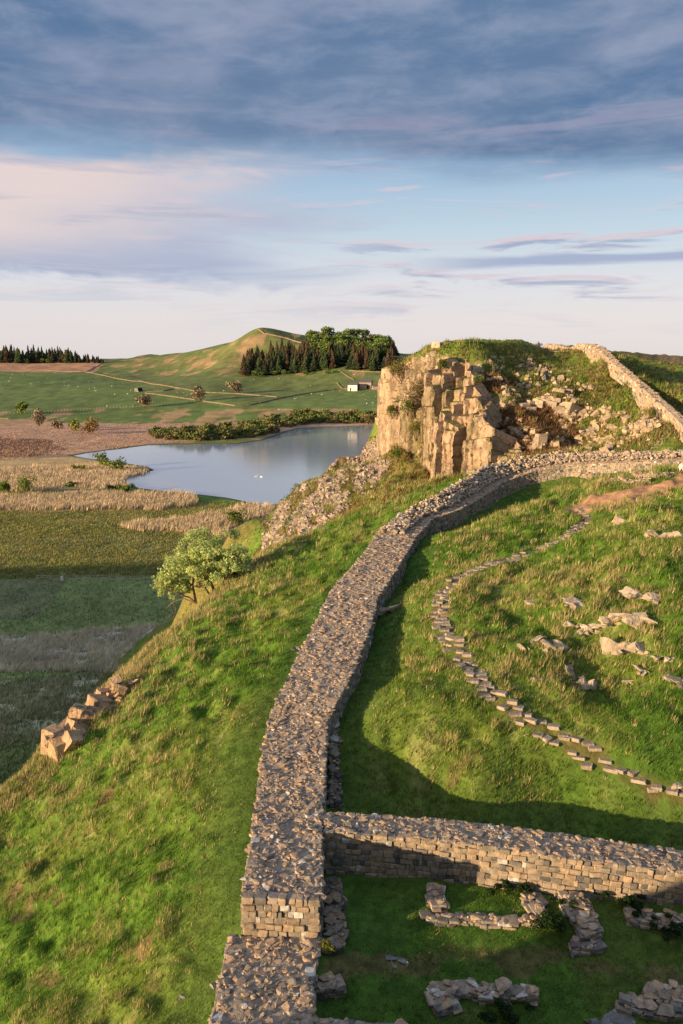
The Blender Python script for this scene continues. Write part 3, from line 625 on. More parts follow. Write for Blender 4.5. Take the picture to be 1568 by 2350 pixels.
def stone_wall(name, label, cat, L, Rr, hl, hr, ch=.22, blen=.36, sp=.17, ssize=.24, ends=(), group=None, sag=.0, k=1.0, rubble_flat=.5, cope=.0, face_warm=.5, wander=.045):
    hl = np.broadcast_to(hl, len(L)).astype(float); hr = np.broadcast_to(hr, len(L)).astype(float)
    P, Q, a, b, s = resample(L, Rr, hl, hr, .3)
    root = empty(name, tuple(((P[0] + Q[0]) / 2) - np.array([0, 0, a[0]]))); off = np.array(root.location)
    tag(root, label, cat, group)
    # core: body of mortar and small fill
    prof = np.array([0, .03, .15, .3, .45, .6, .75, .88, .97, 1.0]); V = []
    nx, ny = P[:, 0], P[:, 1]
    for t in prof:
        X = P + (Q - P) * t; z = P[:, 2] + (Q[:, 2] - P[:, 2]) * sstep(0, .82, t) - .05 - sag * math.sin(t * math.pi)
        z = z + (fbm(X[:, 0] / .45, X[:, 1] / .45, 7, 3) - .5) * .16 * (0 < t < 1)
        V.append(np.stack([X[:, 0], X[:, 1], z], 1))
    Lb = P.copy(); Lb[:, 2] -= a + .5; Rb = Q.copy(); Rb[:, 2] -= b + .5
    sec = np.stack([Lb] + V + [Rb], 1); n, m_ = sec.shape[:2]; i = np.arange(n * m_).reshape(n, m_)
    F = np.stack([i[:-1, :-1].ravel(), i[:-1, 1:].ravel(), i[1:, 1:].ravel(), i[1:, :-1].ravel()], 1)
    cc = np.array([.30,.25,.20]) * k
    body = mk('core', sec.reshape(-1, 3) - off, [F, i[0][None, ::-1], i[-1][None]], M['mortar'], np.broadcast_to(cc, (n * m_, 3)), False, root)
    mb = MB()
    def face(E, hh, sgn):                       # courses of squared blocks on one side
        ln = s[-1]; top = int(math.ceil((hh.max() + .25) / ch))
        for c_ in range(top):
            x = -rng.random() * blen; xs = []; 
            while x < ln: w_ = blen * rng.uniform(.5, 1.6); xs.append((x + w_ / 2, w_)); x += w_
            xs = np.array(xs); xc = np.clip(xs[:, 0], 0, ln); p = np.stack([np.interp(xc, s, E[:, j]) for j in range(3)], 1)
            hh_ = np.interp(xc, s, hh); ok = c_ * ch < hh_ + .25; p, xs, xc = p[ok], xs[ok], xc[ok]
            if not len(p): continue
            e2 = np.stack([np.interp(np.clip(xc + .1, 0, ln), s, E[:, j]) - np.interp(np.clip(xc - .1, 0, ln), s, E[:, j]) for j in range(3)], 1); ang = np.arctan2(e2[:, 1], e2[:, 0])
            slope = np.arctan2(e2[:, 2], np.hypot(e2[:, 0], e2[:, 1])); nn = np.stack([np.sin(ang), -np.cos(ang), 0 * ang], 1) * sgn
            dep = .3; p = p + nn * (-(dep / 2) + .05 + rng.uniform(-wander, wander, (len(p), 1))); p[:, 2] -= ch * (c_ + .5) + (.02 + .05 * rng.random(len(p)) if c_ == 0 else 0)
            sc = np.stack([xs[:, 1] * .95, np.full(len(p), dep), np.full(len(p), ch * .95) * rng.uniform(.75, 1.12, len(p))], 1)
            J = rng.normal(0, .045, (3, len(p))); strew(mb, BLK, p - off, rotm(J[0], -slope + J[1], ang + J[2] * 1.5), sc, stone_cols(len(p), face_warm, .05, .14, k) * 1.0)
    face(Q, b, 1); face(P, a, -1)
    for e in ends:                              # squared end face
        A, B_ = (P[0], Q[0]) if e == 0 else (P[-1], Q[-1]); hh = max(a[0], b[0]) if e == 0 else max(a[-1], b[-1]); dv = (B_ - A)[:2]; ln = np.linalg.norm(dv); dv = dv / ln; ang = math.atan2(dv[1], dv[0])
        for c_ in range(int((hh + .3) / ch)):
            x = .0
            while x < ln - .06:
                w_ = min(blen * rng.uniform(.5, 1.5), ln - x); q_ = A + (B_ - A) * ((x + w_ / 2) / ln); q_ = q_.copy(); q_[2] -= ch * (c_ + .5); q_[:2] += np.array([dv[1], -dv[0]]) * (.0 + rng.uniform(-.03, .05)) * (1 if e == 0 else -1)
                strew(mb, BLK, (q_ - off)[None], rotm(*rng.normal(0, .06, (2, 1)), np.array([ang + rng.normal(0, .08)])), np.array([[w_ * .95, .32, ch * rng.uniform(.75, 1.1)]]), stone_cols(1, face_warm + .2, .1, .15, k)); x += w_
    mb.build('facing', M['stone'], root)
    # rubble bedded in the top
    mb = MB(); wd = np.linalg.norm((Q - P)[:, :2], axis=1).mean(); n = int(s[-1] * wd / sp ** 2)
    ss_ = rng.random(n) * s[-1]; t = rng.uniform(-.015, 1.015, n); Pp = np.stack([np.interp(ss_, s, P[:, j]) for j in range(3)], 1); Qq = np.stack([np.interp(ss_, s, Q[:, j]) for j in range(3)], 1)
    X = Pp + (Qq - Pp) * t[:, None]; z = Pp[:, 2] + (Qq[:, 2] - Pp[:, 2]) * sstep(0, .82, t) - .05 - sag * np.sin(t * math.pi) + (fbm(X[:, 0] / .45, X[:, 1] / .45, 7, 3) - .5) * .16
    X[:, 2] = z + rng.uniform(-.045, .025, n) + (cope * rng.random(n))
    big = ssize * np.minimum(2.6, np.exp(rng.normal(0, .5, n))); tl = np.clip(ssize / big, .4, 1.2); sc = np.stack([big, big * rng.uniform(.5, .85, n), big ** .6 * ssize ** .4 * rng.uniform(.25, .5, n)], 1)
    strew(mb, RUB, X - off, rotm(rng.normal(0, .13, n) * tl, rng.normal(0, .13, n) * tl, rng.random(n) * 6.3), sc, stone_cols(n, .9, .05, .14, k) * 1.1 * np.array([1.06, 1.0, .95]))
    mb.build('rubble_top', M['stone'], root)
    return root
stone_wall('stone_wall', 'long rubble-topped stone wall running away and curving right below the crag', 'wall', wallL, wallR, hL, hR, ch=.22, blen=.28, sp=.115, ssize=.205, ends=(0,), sag=.0)
stone_wall('stone_wall', 'lower wider stretch of rubble-topped wall at the bottom edge of the photo, left of centre', 'wall', lowL[::-1], lowR[::-1], .95, .95, ch=.2, blen=.27, sp=.115, ssize=.205, ends=())
stone_wall('stone_wall', 'straight wall of square blocks with rubble top, branching right from the long wall', 'wall', crossB + np.array([0.15,0,0]), crossF + np.array([.15,0,0]), 1.5, 1.62, ch=.215, blen=.26, sp=.115, ssize=.205, face_warm=.8)
_w = [o for o in bpy.data.objects if o.name == 'stone_wall'][0]; mb = MB(); P_, Q_, a_, b_, s_ = resample(wallL[12:], wallR[12:], hL[12:], hR[12:], .3); n = 2600; q = rng.random(n) * s_[-1]; t = rng.random(n) ** .8 * .66
X_ = np.stack([np.interp(q, s_, P_[:, j]) * (1 - t) + np.interp(q, s_, Q_[:, j]) * t for j in range(3)], 1); X_[:, 2] = np.interp(q, s_, P_[:, 2]) + (np.interp(q, s_, Q_[:, 2]) - np.interp(q, s_, P_[:, 2])) * sstep(0, .82, t) + .10 + .1 * rng.random(n); big = .40 * np.exp(rng.normal(0, .3, n))
strew(mb, RUB, X_ - np.array(_w.location), rotm(rng.normal(0, .4, n), rng.normal(0, .4, n), rng.random(n) * 6.3), np.stack([big, big * .7, big * .6], 1), stone_cols(n, .9, .05, .15) * 1.2); mb.build('coping_heap', M['stone'], _w)
nearB = np.array([atz(712,2331,-17.4), atz(800,2338,-17.4), atz(920,2351,-17.45), atz(1100,2378,-17.5), atz(1568,2440,-17.6)])
nearF = nearB - np.array([0, 1.4, 0])
stone_wall('stone_wall', 'sliver of a second milecastle wall at the very bottom edge of the photo', 'wall', nearB, nearF, .9, 1.0, sp=.15, ssize=.24)

# far run of the wall climbing the hill on the right
FWp = [(1680,1075,74),(1620,1020,80),(1568,955,85),(1510,905,91),(1455,858,98),(1415,825,105),(1392,800,112),(1370,789,119),(1335,789,124),(1318,800,127),(1290,790,132),(1262,789,138)]
fw = np.array([at(*p) for p in FWp]); fwF = []
for i, p in enumerate(fw):
    a_, b_ = fw[max(i - 1, 0)], fw[min(i + 1, len(fw) - 1)]; t_ = (b_ - a_)[:2]; t_ /= np.linalg.norm(t_); q_ = p.copy(); q_[:2] += np.array([-t_[1], t_[0]]) * .85; q_[2] -= .03; fwF.append(q_)
fwF = np.array(fwF)
def wall_h(E, add=.05, lo=.8): return np.maximum(lo, E[:, 2] - np.array([gz(*p[:2]) for p in E]) + add)
stone_wall('stone_wall', 'sunlit orange stone wall climbing the hill on the right towards the skyline', 'wall', fwF, fw, wall_h(fwF), wall_h(fw), ch=.24, blen=.38, sp=.24, ssize=.36, face_warm=1.2, k=1.15)

# ruined footings
def ruin(name, label, pts, width, top, **kw):
    """low footing; pts are picture points of its middle, top = height above the grass"""
    P = np.array([hit(*p) for p in pts]); P = np.array([P[0] + (P[-1] - P[0]) * 0] + [a + (b - a) * f for a, b in zip(P[:-1], P[1:]) for f in (.33, .67, 1.0)]); L_, R_ = [], []
    for i in range(len(P)):
        a_, b_ = P[max(i - 1, 0)], P[min(i + 1, len(P) - 1)]; t_ = (b_ - a_)[:2]; t_ /= np.linalg.norm(t_) + 1e-9; nn = np.array([-t_[1], t_[0]]) * width / 2
        for lst, sg in ((L_, 1), (R_, -1)):
            q_ = P[i].copy(); q_[:2] += nn * sg; q_[:2] += rng.normal(0, .06, 2); q_[2] = gz(*P[i][:2]) + top * rng.uniform(.55, .95); lst.append(q_)
    return stone_wall(name, label, 'ruin', np.array(L_), np.array(R_), top + .25, top + .25, ch=.12, blen=.33, sp=.15, ssize=.27, wander=.1, cope=.1, ends=(0, 1), **kw)
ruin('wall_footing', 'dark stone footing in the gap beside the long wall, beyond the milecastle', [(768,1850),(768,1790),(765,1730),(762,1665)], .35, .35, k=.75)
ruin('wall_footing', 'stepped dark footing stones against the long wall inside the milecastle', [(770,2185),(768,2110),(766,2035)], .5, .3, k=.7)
ruin('ruined_wall', 'short low stub of ruined wall nearest the centre of the milecastle wall foot', [(994,2047),(1004,2090)], .5, .28)
ruin('ruined_wall', 'thin line of footing stones running right from the sunlit stone patch', [(977,2106),(1060,2112),(1140,2116),(1223,2122)], .3, .22)
ruin('ruined_wall', 'stub of ruined wall left of the nettle clump', [(1215,2066),(1240,2112)], .5, .3)
ruin('ruined_wall', 'thick ruined wall right of the nettle clump inside the milecastle', [(1310,2068),(1335,2115),(1358,2158)], .75, .42)
ruin('ruined_wall', 'low pair of slabs at the foot of the thick ruined wall', [(1322,2178),(1375,2180)], .42, .3)
ruin('ruined_wall', 'ragged low footing at the right edge, under the square-block wall', [(1452,2110),(1510,2122),(1590,2128)], .42, .28)
ruin('ruined_wall', 'L-shaped low ruin at the bottom, its long arm', [(1000,2275),(1110,2282),(1227,2292)], .38, .3)
ruin('ruined_wall', 'L-shaped low ruin at the bottom, its short thick arm', [(1004,2282),(1020,2318)], .7, .32)
ruin('ruined_wall', 'low row of blocks at the bottom right', [(1431,2310),(1548,2320)], .42, .32)
ruin('ruined_wall', 'block of masonry cut by the right edge near the bottom corner', [(1500,2286),(1600,2300)], .42, .28)
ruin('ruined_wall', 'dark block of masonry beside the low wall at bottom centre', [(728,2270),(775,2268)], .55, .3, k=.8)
ruin('tumbled_wall', 'tumbled stone line left of the grazing sheep, its left bank', [(1292,1083),(1340,1090),(1392,1096)], .8, .35, face_warm=1.0)
ruin('tumbled_wall', 'tumbled stone line above the worn earth path, its middle stretch', [(1400,1104),(1445,1110),(1490,1104)], .6, .3, face_warm=1.0)
ruin('tumbled_wall', 'tumbled stone line nearest the grazing sheep', [(1455,1088),(1500,1092),(1545,1092)], .6, .32, face_warm=1.0)

# ---------------------------------------------------------------- boulders and outcrops
def rough_rock(n_pts, seed, flat, amp):
    V_, F_2 = hull(n_pts, seed, flat); bm = bmesh.new(); vs = [bm.verts.new(v_) for v_ in V_]; [bm.faces.new([vs[a] for a in f]) for f in F_2]
    bmesh.ops.subdivide_edges(bm, edges=bm.edges[:], cuts=3, use_grid_fill=True); bmesh.ops.triangulate(bm, faces=bm.faces[:]); bm.verts.index_update(); V_ = np.array([v_.co[:] for v_ in bm.verts]); F_2 = np.array([[v_.index for v_ in f.verts] for f in bm.faces]); bm.free()
    q = (fbm(V_[:, 0] * 5 + seed, V_[:, 1] * 5 + V_[:, 2] * 4, 700 + seed % 50, 3) - .5); t = np.floor((V_[:, 2] + .3 * V_[:, 0]) * 6) / 6 - (V_[:, 2] + .3 * V_[:, 0]); V_ = V_ * (1 + amp * q[:, None]); V_[:, 0] += t * .25; return V_, F_2
ROUGH = [rough_rock(random.Random(i).randint(8, 12), 900 + i, .9, .35) for i in range(10)]
def outcrop(label, px, py, wpx, hpx, n=4, name='boulder', tone=(.36,.30,.23), cat='rock', tilt=.25, group=None, blocky=False):
    P = hit(px, py); d = proj(P)[2]; wm, hm = wpx / F_ * d, hpx / F_ * d; mb = MB(); kit = SHARP if blocky else ROUGH
    for i in range(n):
        u = (i + .5) / n - .5 if n > 1 else 0; x = P[0] + u * wm * .8; y = P[1] - u * wm * .25 * (not blocky) + rng.normal(0, .12) * wm; sz = (wm / n * 1.9 if n > 1 else wm * 1.15) * rng.uniform(.8, 1.2)
        z = gz(x, y); hh = hm * rng.uniform(.6, .95)
        strew(mb, kit, np.array([[x, y, z + hh * .04]]) - P, rotm(rng.normal(0, tilt, 1), rng.normal(.15, tilt, 1), rng.uniform(-.7, .7, 1)), np.array([[sz, sz * rng.uniform(.6, .9), hh * 1.05]]), np.array([tone]) * rng.uniform(.85, 1.15))
        for q in range(3):
            s3 = sz * rng.uniform(.2, .45); strew(mb, ROUGH, np.array([[x + rng.uniform(-.4, .4) * sz, y - rng.uniform(.1, .35) * sz, 0]]) - P * [1, 1, 0] + np.array([[0, 0, gz(x, y) - P[2] + hh * .02]]), rotm(*rng.normal(0, .4, (2, 1)), rng.random(1) * 6), np.array([[s3, s3 * .7, s3 * .5]]), np.array([tone]) * rng.uniform(.75, 1.1))
    return tag(mb.build(name, M['rock'], loc=tuple(P)), label, cat, group)
OC = [('pale rounded boulder in the grass right of the dirt path',1424,1192,40,26,1),('flat layered boulder at the right edge below the dirt path',1530,1216,66,34,3),
 ('slanting pale slab high on the right-hand slope',1480,1355,64,36,2),('angular boulder on the slope left of the slanting slab',1325,1372,46,32,1),('long cracked outcrop below the slanting slab',1440,1398,96,34,4),
 ('small flat stone in the grass between steps and outcrops',1222,1380,32,10,1),('narrow outcrop running down towards the big square outcrop',1340,1430,66,26,4),('big square-jointed outcrop low on the right slope',1440,1486,72,56,3),
 ('broad flat outcrop left of the square one',1262,1470,64,32,3),('pointed stone left of the broad flat outcrop',1198,1480,26,28,1),('leaning white-topped outcrop lower on the slope',1336,1552,58,44,3),
 ('small stone in the shade below the square outcrop',1442,1556,22,14,1),('low stone right of the square outcrop',1515,1512,44,18,2),('small slab between square outcrop and right edge',1476,1536,30,12,1),
 ('flat outcrop cut by the right edge',1560,1558,44,18,2),('small stone lit in the middle of the slope',1238,1554,28,12,1),('stone half sunk near the long wall, left of the steps',893,1392,44,22,2),
 ('tiny white stone low on the slope',1210,1684,14,8,1),('pale stone at the right edge beside the last steps',1556,1795,26,22,1),
 ('grey boulder on end in the milecastle, beside the low slabs',1318,2178,22,26,1),('grey boulder at the bottom right, leftmost of the heap',1378,2325,54,40,2),('grey boulder at the bottom right, rightmost of the heap',1428,2342,50,34,1),
 ('small flat stones on the trodden line in the milecastle',905,2196,34,10,2),('dark rock in the grass left of the long wall',690,1483,26,12,1),('small pale block at the foot of the low wall, bottom left',492,2255,14,18,1),('small pink stone on bare soil at the bottom left',420,2285,16,8,1)]
for lb, px, py, w_, h_, n in OC:
    gry = py > 2150 or 'dark' in lb
    outcrop(lb, px, py + h_ * .35, w_ * 1.4, h_ * 1.0, n, tone=(.24,.23,.22) if gry else (.42,.34,.25))
CR = [('large square crag block on the brown heather, right of the cliff',1304,930,44,40,2),('long low row of blocks above the heather',1235,916,110,26,7),('split boulder, upper left half of the great boulder pair',1355,975,56,56,3),
 ('split boulder, smooth right half of the great boulder pair',1405,972,52,50,1),('jointed boulder low in front of the great boulder pair',1372,1010,68,44,3),('upright pillar stone standing in the brown heather',1237,1000,20,50,2),
 ('round boulder below the two walkers',1238,878,20,26,1),('blocky outcrop in the middle of the hill right of the walkers',1343,885,52,34,4),('small outcrop beside the walkers',1298,850,34,22,3),('low outcrop near the hilltop under the skyline wall',1272,805,26,12,2),
 ('small stone alone in the heather',1262,958,16,10,1),('ledge of rock under the hilltop left of the walkers',1165,878,60,24,5),('slab near the stile on the right',1430,948,34,14,2),('rock step at the left brow of the hilltop',1000,798,40,20,4),
 ('broken rocks at the lower edge of the heather',1180,1030,90,24,7),('broken rocks behind the curving wall',1270,1040,70,16,5),('big jointed blocks at the cliff foot just above the wall',1118,1062,84,56,3),('block at the right end of the cliff foot',1165,1045,50,36,2),('rounded rock beside the cliff top',1125,868,24,16,1),('row of small rocks on the slope below the walkers',1300,905,60,14,4)]
for lb, px, py, w_, h_, n in CR: outcrop(lb, px, py + h_ * .3, w_ * .95, h_ * .72, n, name='outcrop', tone=(.38,.30,.215), tilt=.14, blocky=('row' in lb or 'pillar' in lb))
mb = MB(); P0 = hit(180, 1700)
for px, py, w_, h_ in [(158,1712,36,44),(168,1698,40,60),(184,1680,40,56),(203,1662,36,48),(224,1644,34,40),(246,1625,32,30),(268,1606,30,24),(290,1586,28,20),(182,1700,34,36)]:
    P = hit(px, py); d_ = proj(P)[2]; P = P + np.array([.05, .0, -.15 if px < 230 else .1])
    for q in range(6):
        w2 = w_ / F_ * d_ * rng.uniform(.8, 1.35); strew(mb, SHARP if q % 2 else ROUGH, (P + rng.normal(0, .4, 3) * [1, 1, .5] + [-.2, 0, .1] - P0)[None], rotm(*rng.normal(0, .25, (2, 1)), rng.normal(.5, .5, 1)), np.array([[w2, w2 * 1.1, h_ / F_ * d_ * rng.uniform(.7, 1.2)]]), np.array([[.46,.32,.20]]) * rng.uniform(.85, 1.1))
tag(mb.build('rock_face', M['crag'], loc=tuple(P0)), 'orange rock face on the brow of the left grass slope', 'rock')

# loose small stones over the far hillside, too many to count
mb = MB(); n = 1700; px = rng.uniform(1120, 1500, n); py = rng.uniform(815, 1045, n)
ok = (fbm(px / 30, py / 22, 301, 3) > .5) & (px - 1130 < (py - 800) * 1.6 + 60); P = hits(px[ok], py[ok]); n = len(P); big = .38 * np.exp(rng.normal(0, .4, n))
strew(mb, SHARP, P + np.array([0, 0, .1]), rotm(*rng.normal(0, .4, (2, n)), rng.random(n) * 6), np.stack([big, big * .8, big * .7], 1), np.array([.40,.30,.20]) * (.7 + .5 * rng.random((n, 1))))
tag(mb.build('hillside_stones', M['rock']), 'small loose stones strewn over the far rocky hill', 'stones', kind='stuff')

# ---------------------------------------------------------------- the crag
def cells(total, lo, hi, seed):
    r_ = np.random.default_rng(seed); b_ = [0.0]
    while b_[-1] < total + hi: b_.append(b_[-1] + r_.uniform(lo, hi) ** 1.0)
    return np.array(b_)
CRP = []
def crag_sheet(Bl, Tl, tfr, seed, hgt, fine, bold, label):
    """a jointed rock face between a base line and a top line"""
    da = np.r_[0, np.cumsum(np.linalg.norm(np.diff(Bl[:, :2], axis=0), axis=1))]
    UU, VV = np.meshgrid(np.arange(0, da[-1], .13), np.linspace(0, 1, int(hgt * 11)))
    cb = cells(da[-1], 1.5 * fine, 5.4 * fine, seed); cs_ = cells(da[-1], .7 * fine, 2.6 * fine, seed + 1); rc = np.random.default_rng(seed + 3)
    uw = UU + (fbm(UU / 9, VV * 3, 441, 3) - .5) * .5 + VV * .5                      # joints lean and waver a little
    ic = np.clip(np.searchsorted(cb, uw) - 1, 0, len(cb) - 2); icf = np.clip(np.searchsorted(cs_, uw) - 1, 0, len(cs_) - 2)
    dc = np.minimum(uw - cb[ic], cb[ic + 1] - uw); dcf = np.minimum(uw - cs_[icf], cs_[icf + 1] - uw)
    offc = rc.uniform(-.75, .75, len(cb)); offf = rc.uniform(-.3, .3, len(cs_)); crk = rc.random(len(cb)) ** 2
    l1 = rc.uniform(.42, .84, len(cb)); l2 = l1 + rc.uniform(.06, .2, len(cb)); l3 = l2 + rc.uniform(.04, .16, len(cb))
    j1, j2, j3 = rc.uniform(.1, .25, len(cb)), rc.uniform(.15, .28, len(cb)), rc.uniform(.15, .3, len(cb))
    par = np.interp(UU, da, range(len(Bl))); gB = lambda A, k_: np.interp(par, range(len(A)), A[:, k_]); tq = np.interp(par, range(len(Bl)), tfr)
    zab = gB(Bl, 2) + (gB(Tl, 2) - gB(Bl, 2)) * tq * VV; uc = np.append((cb[:-1] + cb[1:]) / 2, cb[-1]); pc = np.interp(uc, da, range(len(Bl))); zc0 = np.interp(pc, range(len(Bl)), Bl[:, 2]); zc1 = zc0 + (np.interp(pc, range(len(Tl)), Tl[:, 2]) - zc0) * np.interp(pc, range(len(Bl)), tfr)
    vj = (zab + offf[icf] * 2.2 - zc0[ic]) / (zc1 - zc0)[ic]; st1 = sstep(0, .012, vj - l1[ic]); st2 = sstep(0, .012, vj - l2[ic]); st3 = sstep(0, .012, vj - l3[ic])
    sS = -.03 + .035 * VV + j1[ic] * st1 + j2[ic] * st2 + j3[ic] * st3
    if not bold:                                   # the upper rocks go back in many small steps
        sS = -.02 + .02 * VV
        for k_ in range(7): lk = (k_ + .35 + rc.uniform(-.3, .3, len(cb))) / 7; sS = sS + (.93 / 7) * sstep(0, .02, vj - lk[ic])
    top_ = sstep(.96, 1.0, VV); sS = sS + .22 * top_
    jv = (zab + 100) / rc.uniform(3.0, 8.0, len(cs_))[icf] + rc.random(len(cs_))[icf] * 5; kj = np.floor(jv).astype(int); fj = np.minimum(jv - kj, 1 - (jv - kj))
    blk = (h2(kj, icf, 77) - .5) * .45; kb = np.floor((zab + 100) / 6.3 + rc.random(len(cb))[ic] * 3).astype(int); blk = blk + (h2(kb, ic, 78) - .5) * .6
    depth_ = offc[ic] + offf[icf] + blk - (1.1 * crk[ic] + .1) * (1 - sstep(.05, .17, dc)) - .2 * (1 - sstep(.02, .09, dcf)) - .12 * (1 - sstep(.02, .05, fj)) + (fbm(UU / 1.1, VV * hgt / 1.6, 451, 5) - .5) * .7 + (fbm(UU / 6, 0 * UU, 455, 3) - .5) * 3.2
    ct = cells(da[-1], .35, 1.5, seed + 7); uv_ = uw + (fbm(UU / 2, VV * 6, 481, 3) - .5) * .5; it = np.clip(np.searchsorted(ct, uv_) - 1, 0, len(ct) - 2); dt = np.minimum(uv_ - ct[it], ct[it + 1] - uv_); gate = vn(uv_ * .7 + 50, zab / 2.2, 483) > .45
    depth_ = depth_ - .22 * gate * (1 - sstep(.03, .12, dt)) + (h2(it, np.floor((zab + 50) / (1.5 + 2 * h2(it, it, 5))).astype(int), 485) - .5) * .22
    ub = -99 if not bold else np.interp(3.9, range(len(Bl)), da); inb = (np.abs(uw - ub) < 1.6) & (VV < .66); depth_ = depth_ + np.where(inb, 1.4, 0) - np.where((np.abs(uw - ub + 2.1) < .5) & (VV < .7), 2.2, 0)
    gul = np.exp(-((UU - np.interp(5.9, range(len(Bl)), da)) / 2.3) ** 2) * bold; depth_ = depth_ - 3.0 * gul * (1 - .5 * VV)
    par = np.interp(UU, da, range(len(Bl))); gB = lambda A, k_: np.interp(par, range(len(A)), A[:, k_])
    bx, by, bz = gB(Bl, 0), gB(Bl, 1), gB(Bl, 2) - 2.0; tx_, ty_, tz_ = gB(Tl, 0), gB(Tl, 1), gB(Tl, 2)
    ox, oy = bx - tx_, by - ty_; on = np.hypot(ox, oy); ox, oy = ox / on, oy / on
    dep2 = depth_ * (1 - .5 * top_) * (1 if bold else .8); XX = bx + (tx_ - bx) * sS + ox * dep2; YY = by + (ty_ - by) * sS + oy * dep2
    ZZ = bz + (tz_ - bz) * np.interp(par, range(len(Bl)), tfr) * np.clip(VV / .96, 0, 1) * .97 + (vn(ic * 1.7, 0 * UU, 461) - .5) * (1.6 if bold else .7) * sstep(.3, .95, VV) - 1.8 * top_
    ZZ = ZZ + (fbm(XX / 2, YY / 2, 463, 3) - .5) * .8 * sstep(.9, 1, VV)
    CRP.append(np.stack([XX, YY, ZZ], -1).reshape(-1, 3)); n_, m_ = XX.shape; i_ = np.arange((n_ - 1) * m_).reshape(n_ - 1, m_)[:, :-1].ravel(); FQ = np.stack([i_, i_ + m_, i_ + m_ + 1, i_ + 1], 1)
    Pc = np.stack([XX, YY, ZZ], -1); gu = np.gradient(Pc, axis=1); gv = np.gradient(Pc, axis=0); nn = np.cross(gu, gv); nn /= np.linalg.norm(nn, axis=-1, keepdims=True) + 1e-9; up_ = np.abs(nn[..., 2])
    nc = fbm(UU / 3, VV * 5, 471, 4); colr = np.array([.42,.30,.205]) * (.8 + .4 * h2(kj + 3, icf, 79))[..., None] * (.85 + .3 * nc)[..., None]
    colr = lerp(colr, np.array([.15,.13,.10]), .55 * sstep(.5, .7, fbm(UU / .9, VV * 1.6, 487, 4))); colr = lerp(colr, np.array([.24,.20,.11]), .6 * sstep(.55, .68, fbm(UU / 2, VV * 3, 473, 4))); gr_ = sstep(.62, .9, up_) * sstep(.35, .55, fbm(XX / 1.5, YY / 1.5, 475, 3) + .25 * VV); colr = lerp(colr, np.array([.14,.14,.04]), gr_); colr = lerp(colr, np.array([.15,.13,.045]), np.clip(gul * 1.2, 0, 1) * sstep(.35, .6, nc))
    tag(mk('cliff', Pc.reshape(-1, 3), FQ, M['crag'], colr.reshape(-1, 3), False), label, 'cliff', kind='structure')


crag_sheet(crB, crT, [1] * 10, 5, 17.0, 1.0, 1, 'tall jointed orange cliff of upright rock columns above the lough')
# scree
mb = MB(); scp = scree_pix; n = 30000
px = rng.uniform(595, 905, n); py = rng.uniform(1000, 1290, n); dn = (fbm(px / 26 + py / 90, py / 26, 431, 3))
ok = inpoly(px, py, scp) & (dn > .41); px, py = px[ok], py[ok]; sel = rng.permutation(len(px))[:11000]; P = hits(px[sel], py[sel]); okd = proj(P)[2] > 84; P = P[okd]; n = len(P)
big = np.minimum(.9, .25 * np.exp(rng.normal(0, .5, n))); strew(mb, SHARP, P + np.array([0, 0, .05]), rotm(*rng.normal(0, .5, (2, n)), rng.random(n) * 6.3), np.stack([big * 1.2, big * .8, big * .5], 1), np.array([.34,.265,.21]) * (.6 + .6 * rng.random((n, 1))))
tag(mb.build('scree', M['rock']), 'slope of loose grey and pink scree below the crag', 'scree', kind='stuff')

# stone steps, each slab its own
def along(pix, step):
    P = np.array([hit(*p) for p in pix]); d = np.r_[0, np.cumsum(np.linalg.norm(np.diff(P, axis=0), axis=1))]; s_ = np.arange(0, d[-1], step)
    return np.stack([np.interp(s_, d, P[:, k_]) for k_ in range(3)], 1), s_ / d[-1]
stp, frac = along(pathpix[1:], .40); slab = []
for k_ in range(5):
    V_, F__ = hull(0, 600 + k_, box=.26, jit=.17); slab.append(mk('step_slab', V_ * np.array([.7, .32, .14]), F__, M['rock'], np.broadcast_to(np.array([.30,.245,.19]) * (.85 + .08 * k_), (len(V_), 3))))
def step_label(f):
    if f < .30: return 'flat stone slab of the lower flight, where the steps climb left from the bottom right', 'slabs of the lower flight of steps'
    if f < .62: return 'flat stone slab of the steep middle flight in the bend nearest the long wall', 'slabs of the middle flight of steps'
    return 'flat stone slab of the upper flight, climbing right to the worn dirt path', 'slabs of the upper flight of steps'
cnt = 0
for i, (p, f) in enumerate(zip(stp, frac)):
    nb = stp[min(i + 1, len(stp) - 1)] - stp[max(i - 1, 0)]; th = math.atan2(nb[1], nb[0]); two = .08 < f < .92 and i % 4 != 0
    if f < .3 and random.random() < .05: continue
    for side in ((-1, 1) if two else (0,)):
        src = slab[cnt % 5]; o = src if cnt < 5 else src.copy()
        if cnt >= 5: COL.objects.link(o)
        x = p[0] - math.sin(th) * .27 * side + random.gauss(0, .07); y = p[1] + math.cos(th) * .27 * side + random.gauss(0, .07)
        o.location = (x, y, gz(x, y) + .005); o.rotation_euler = (random.gauss(0, .05), random.gauss(0, .05), random.gauss(0, .3) + (0 if f > .35 else -.35)); sw = random.uniform(.5, .75) if two else random.uniform(.5, .9); o.scale = (sw, random.uniform(.8, 1.25), random.uniform(.8, 1.2))
        a_, b_ = step_label(f); tag(o, a_, 'stone step', b_); cnt += 1
# far flight of steps beside the climbing wall
P_, f_ = along([(1500,1035),(1530,1005),(1545,980),(1520,962),(1490,955)], .55)
for p in P_:
    o = slab[0].copy(); COL.objects.link(o); o.location = (p[0], p[1], p[2] + .03); o.rotation_euler = (0, 0, random.gauss(0, .1)); o.scale = (1.3, .8, .9)
    tag(o, 'narrow stone step in the small far flight beside the sunlit climbing wall', 'stone step', 'far flight of steps beside the climbing wall')
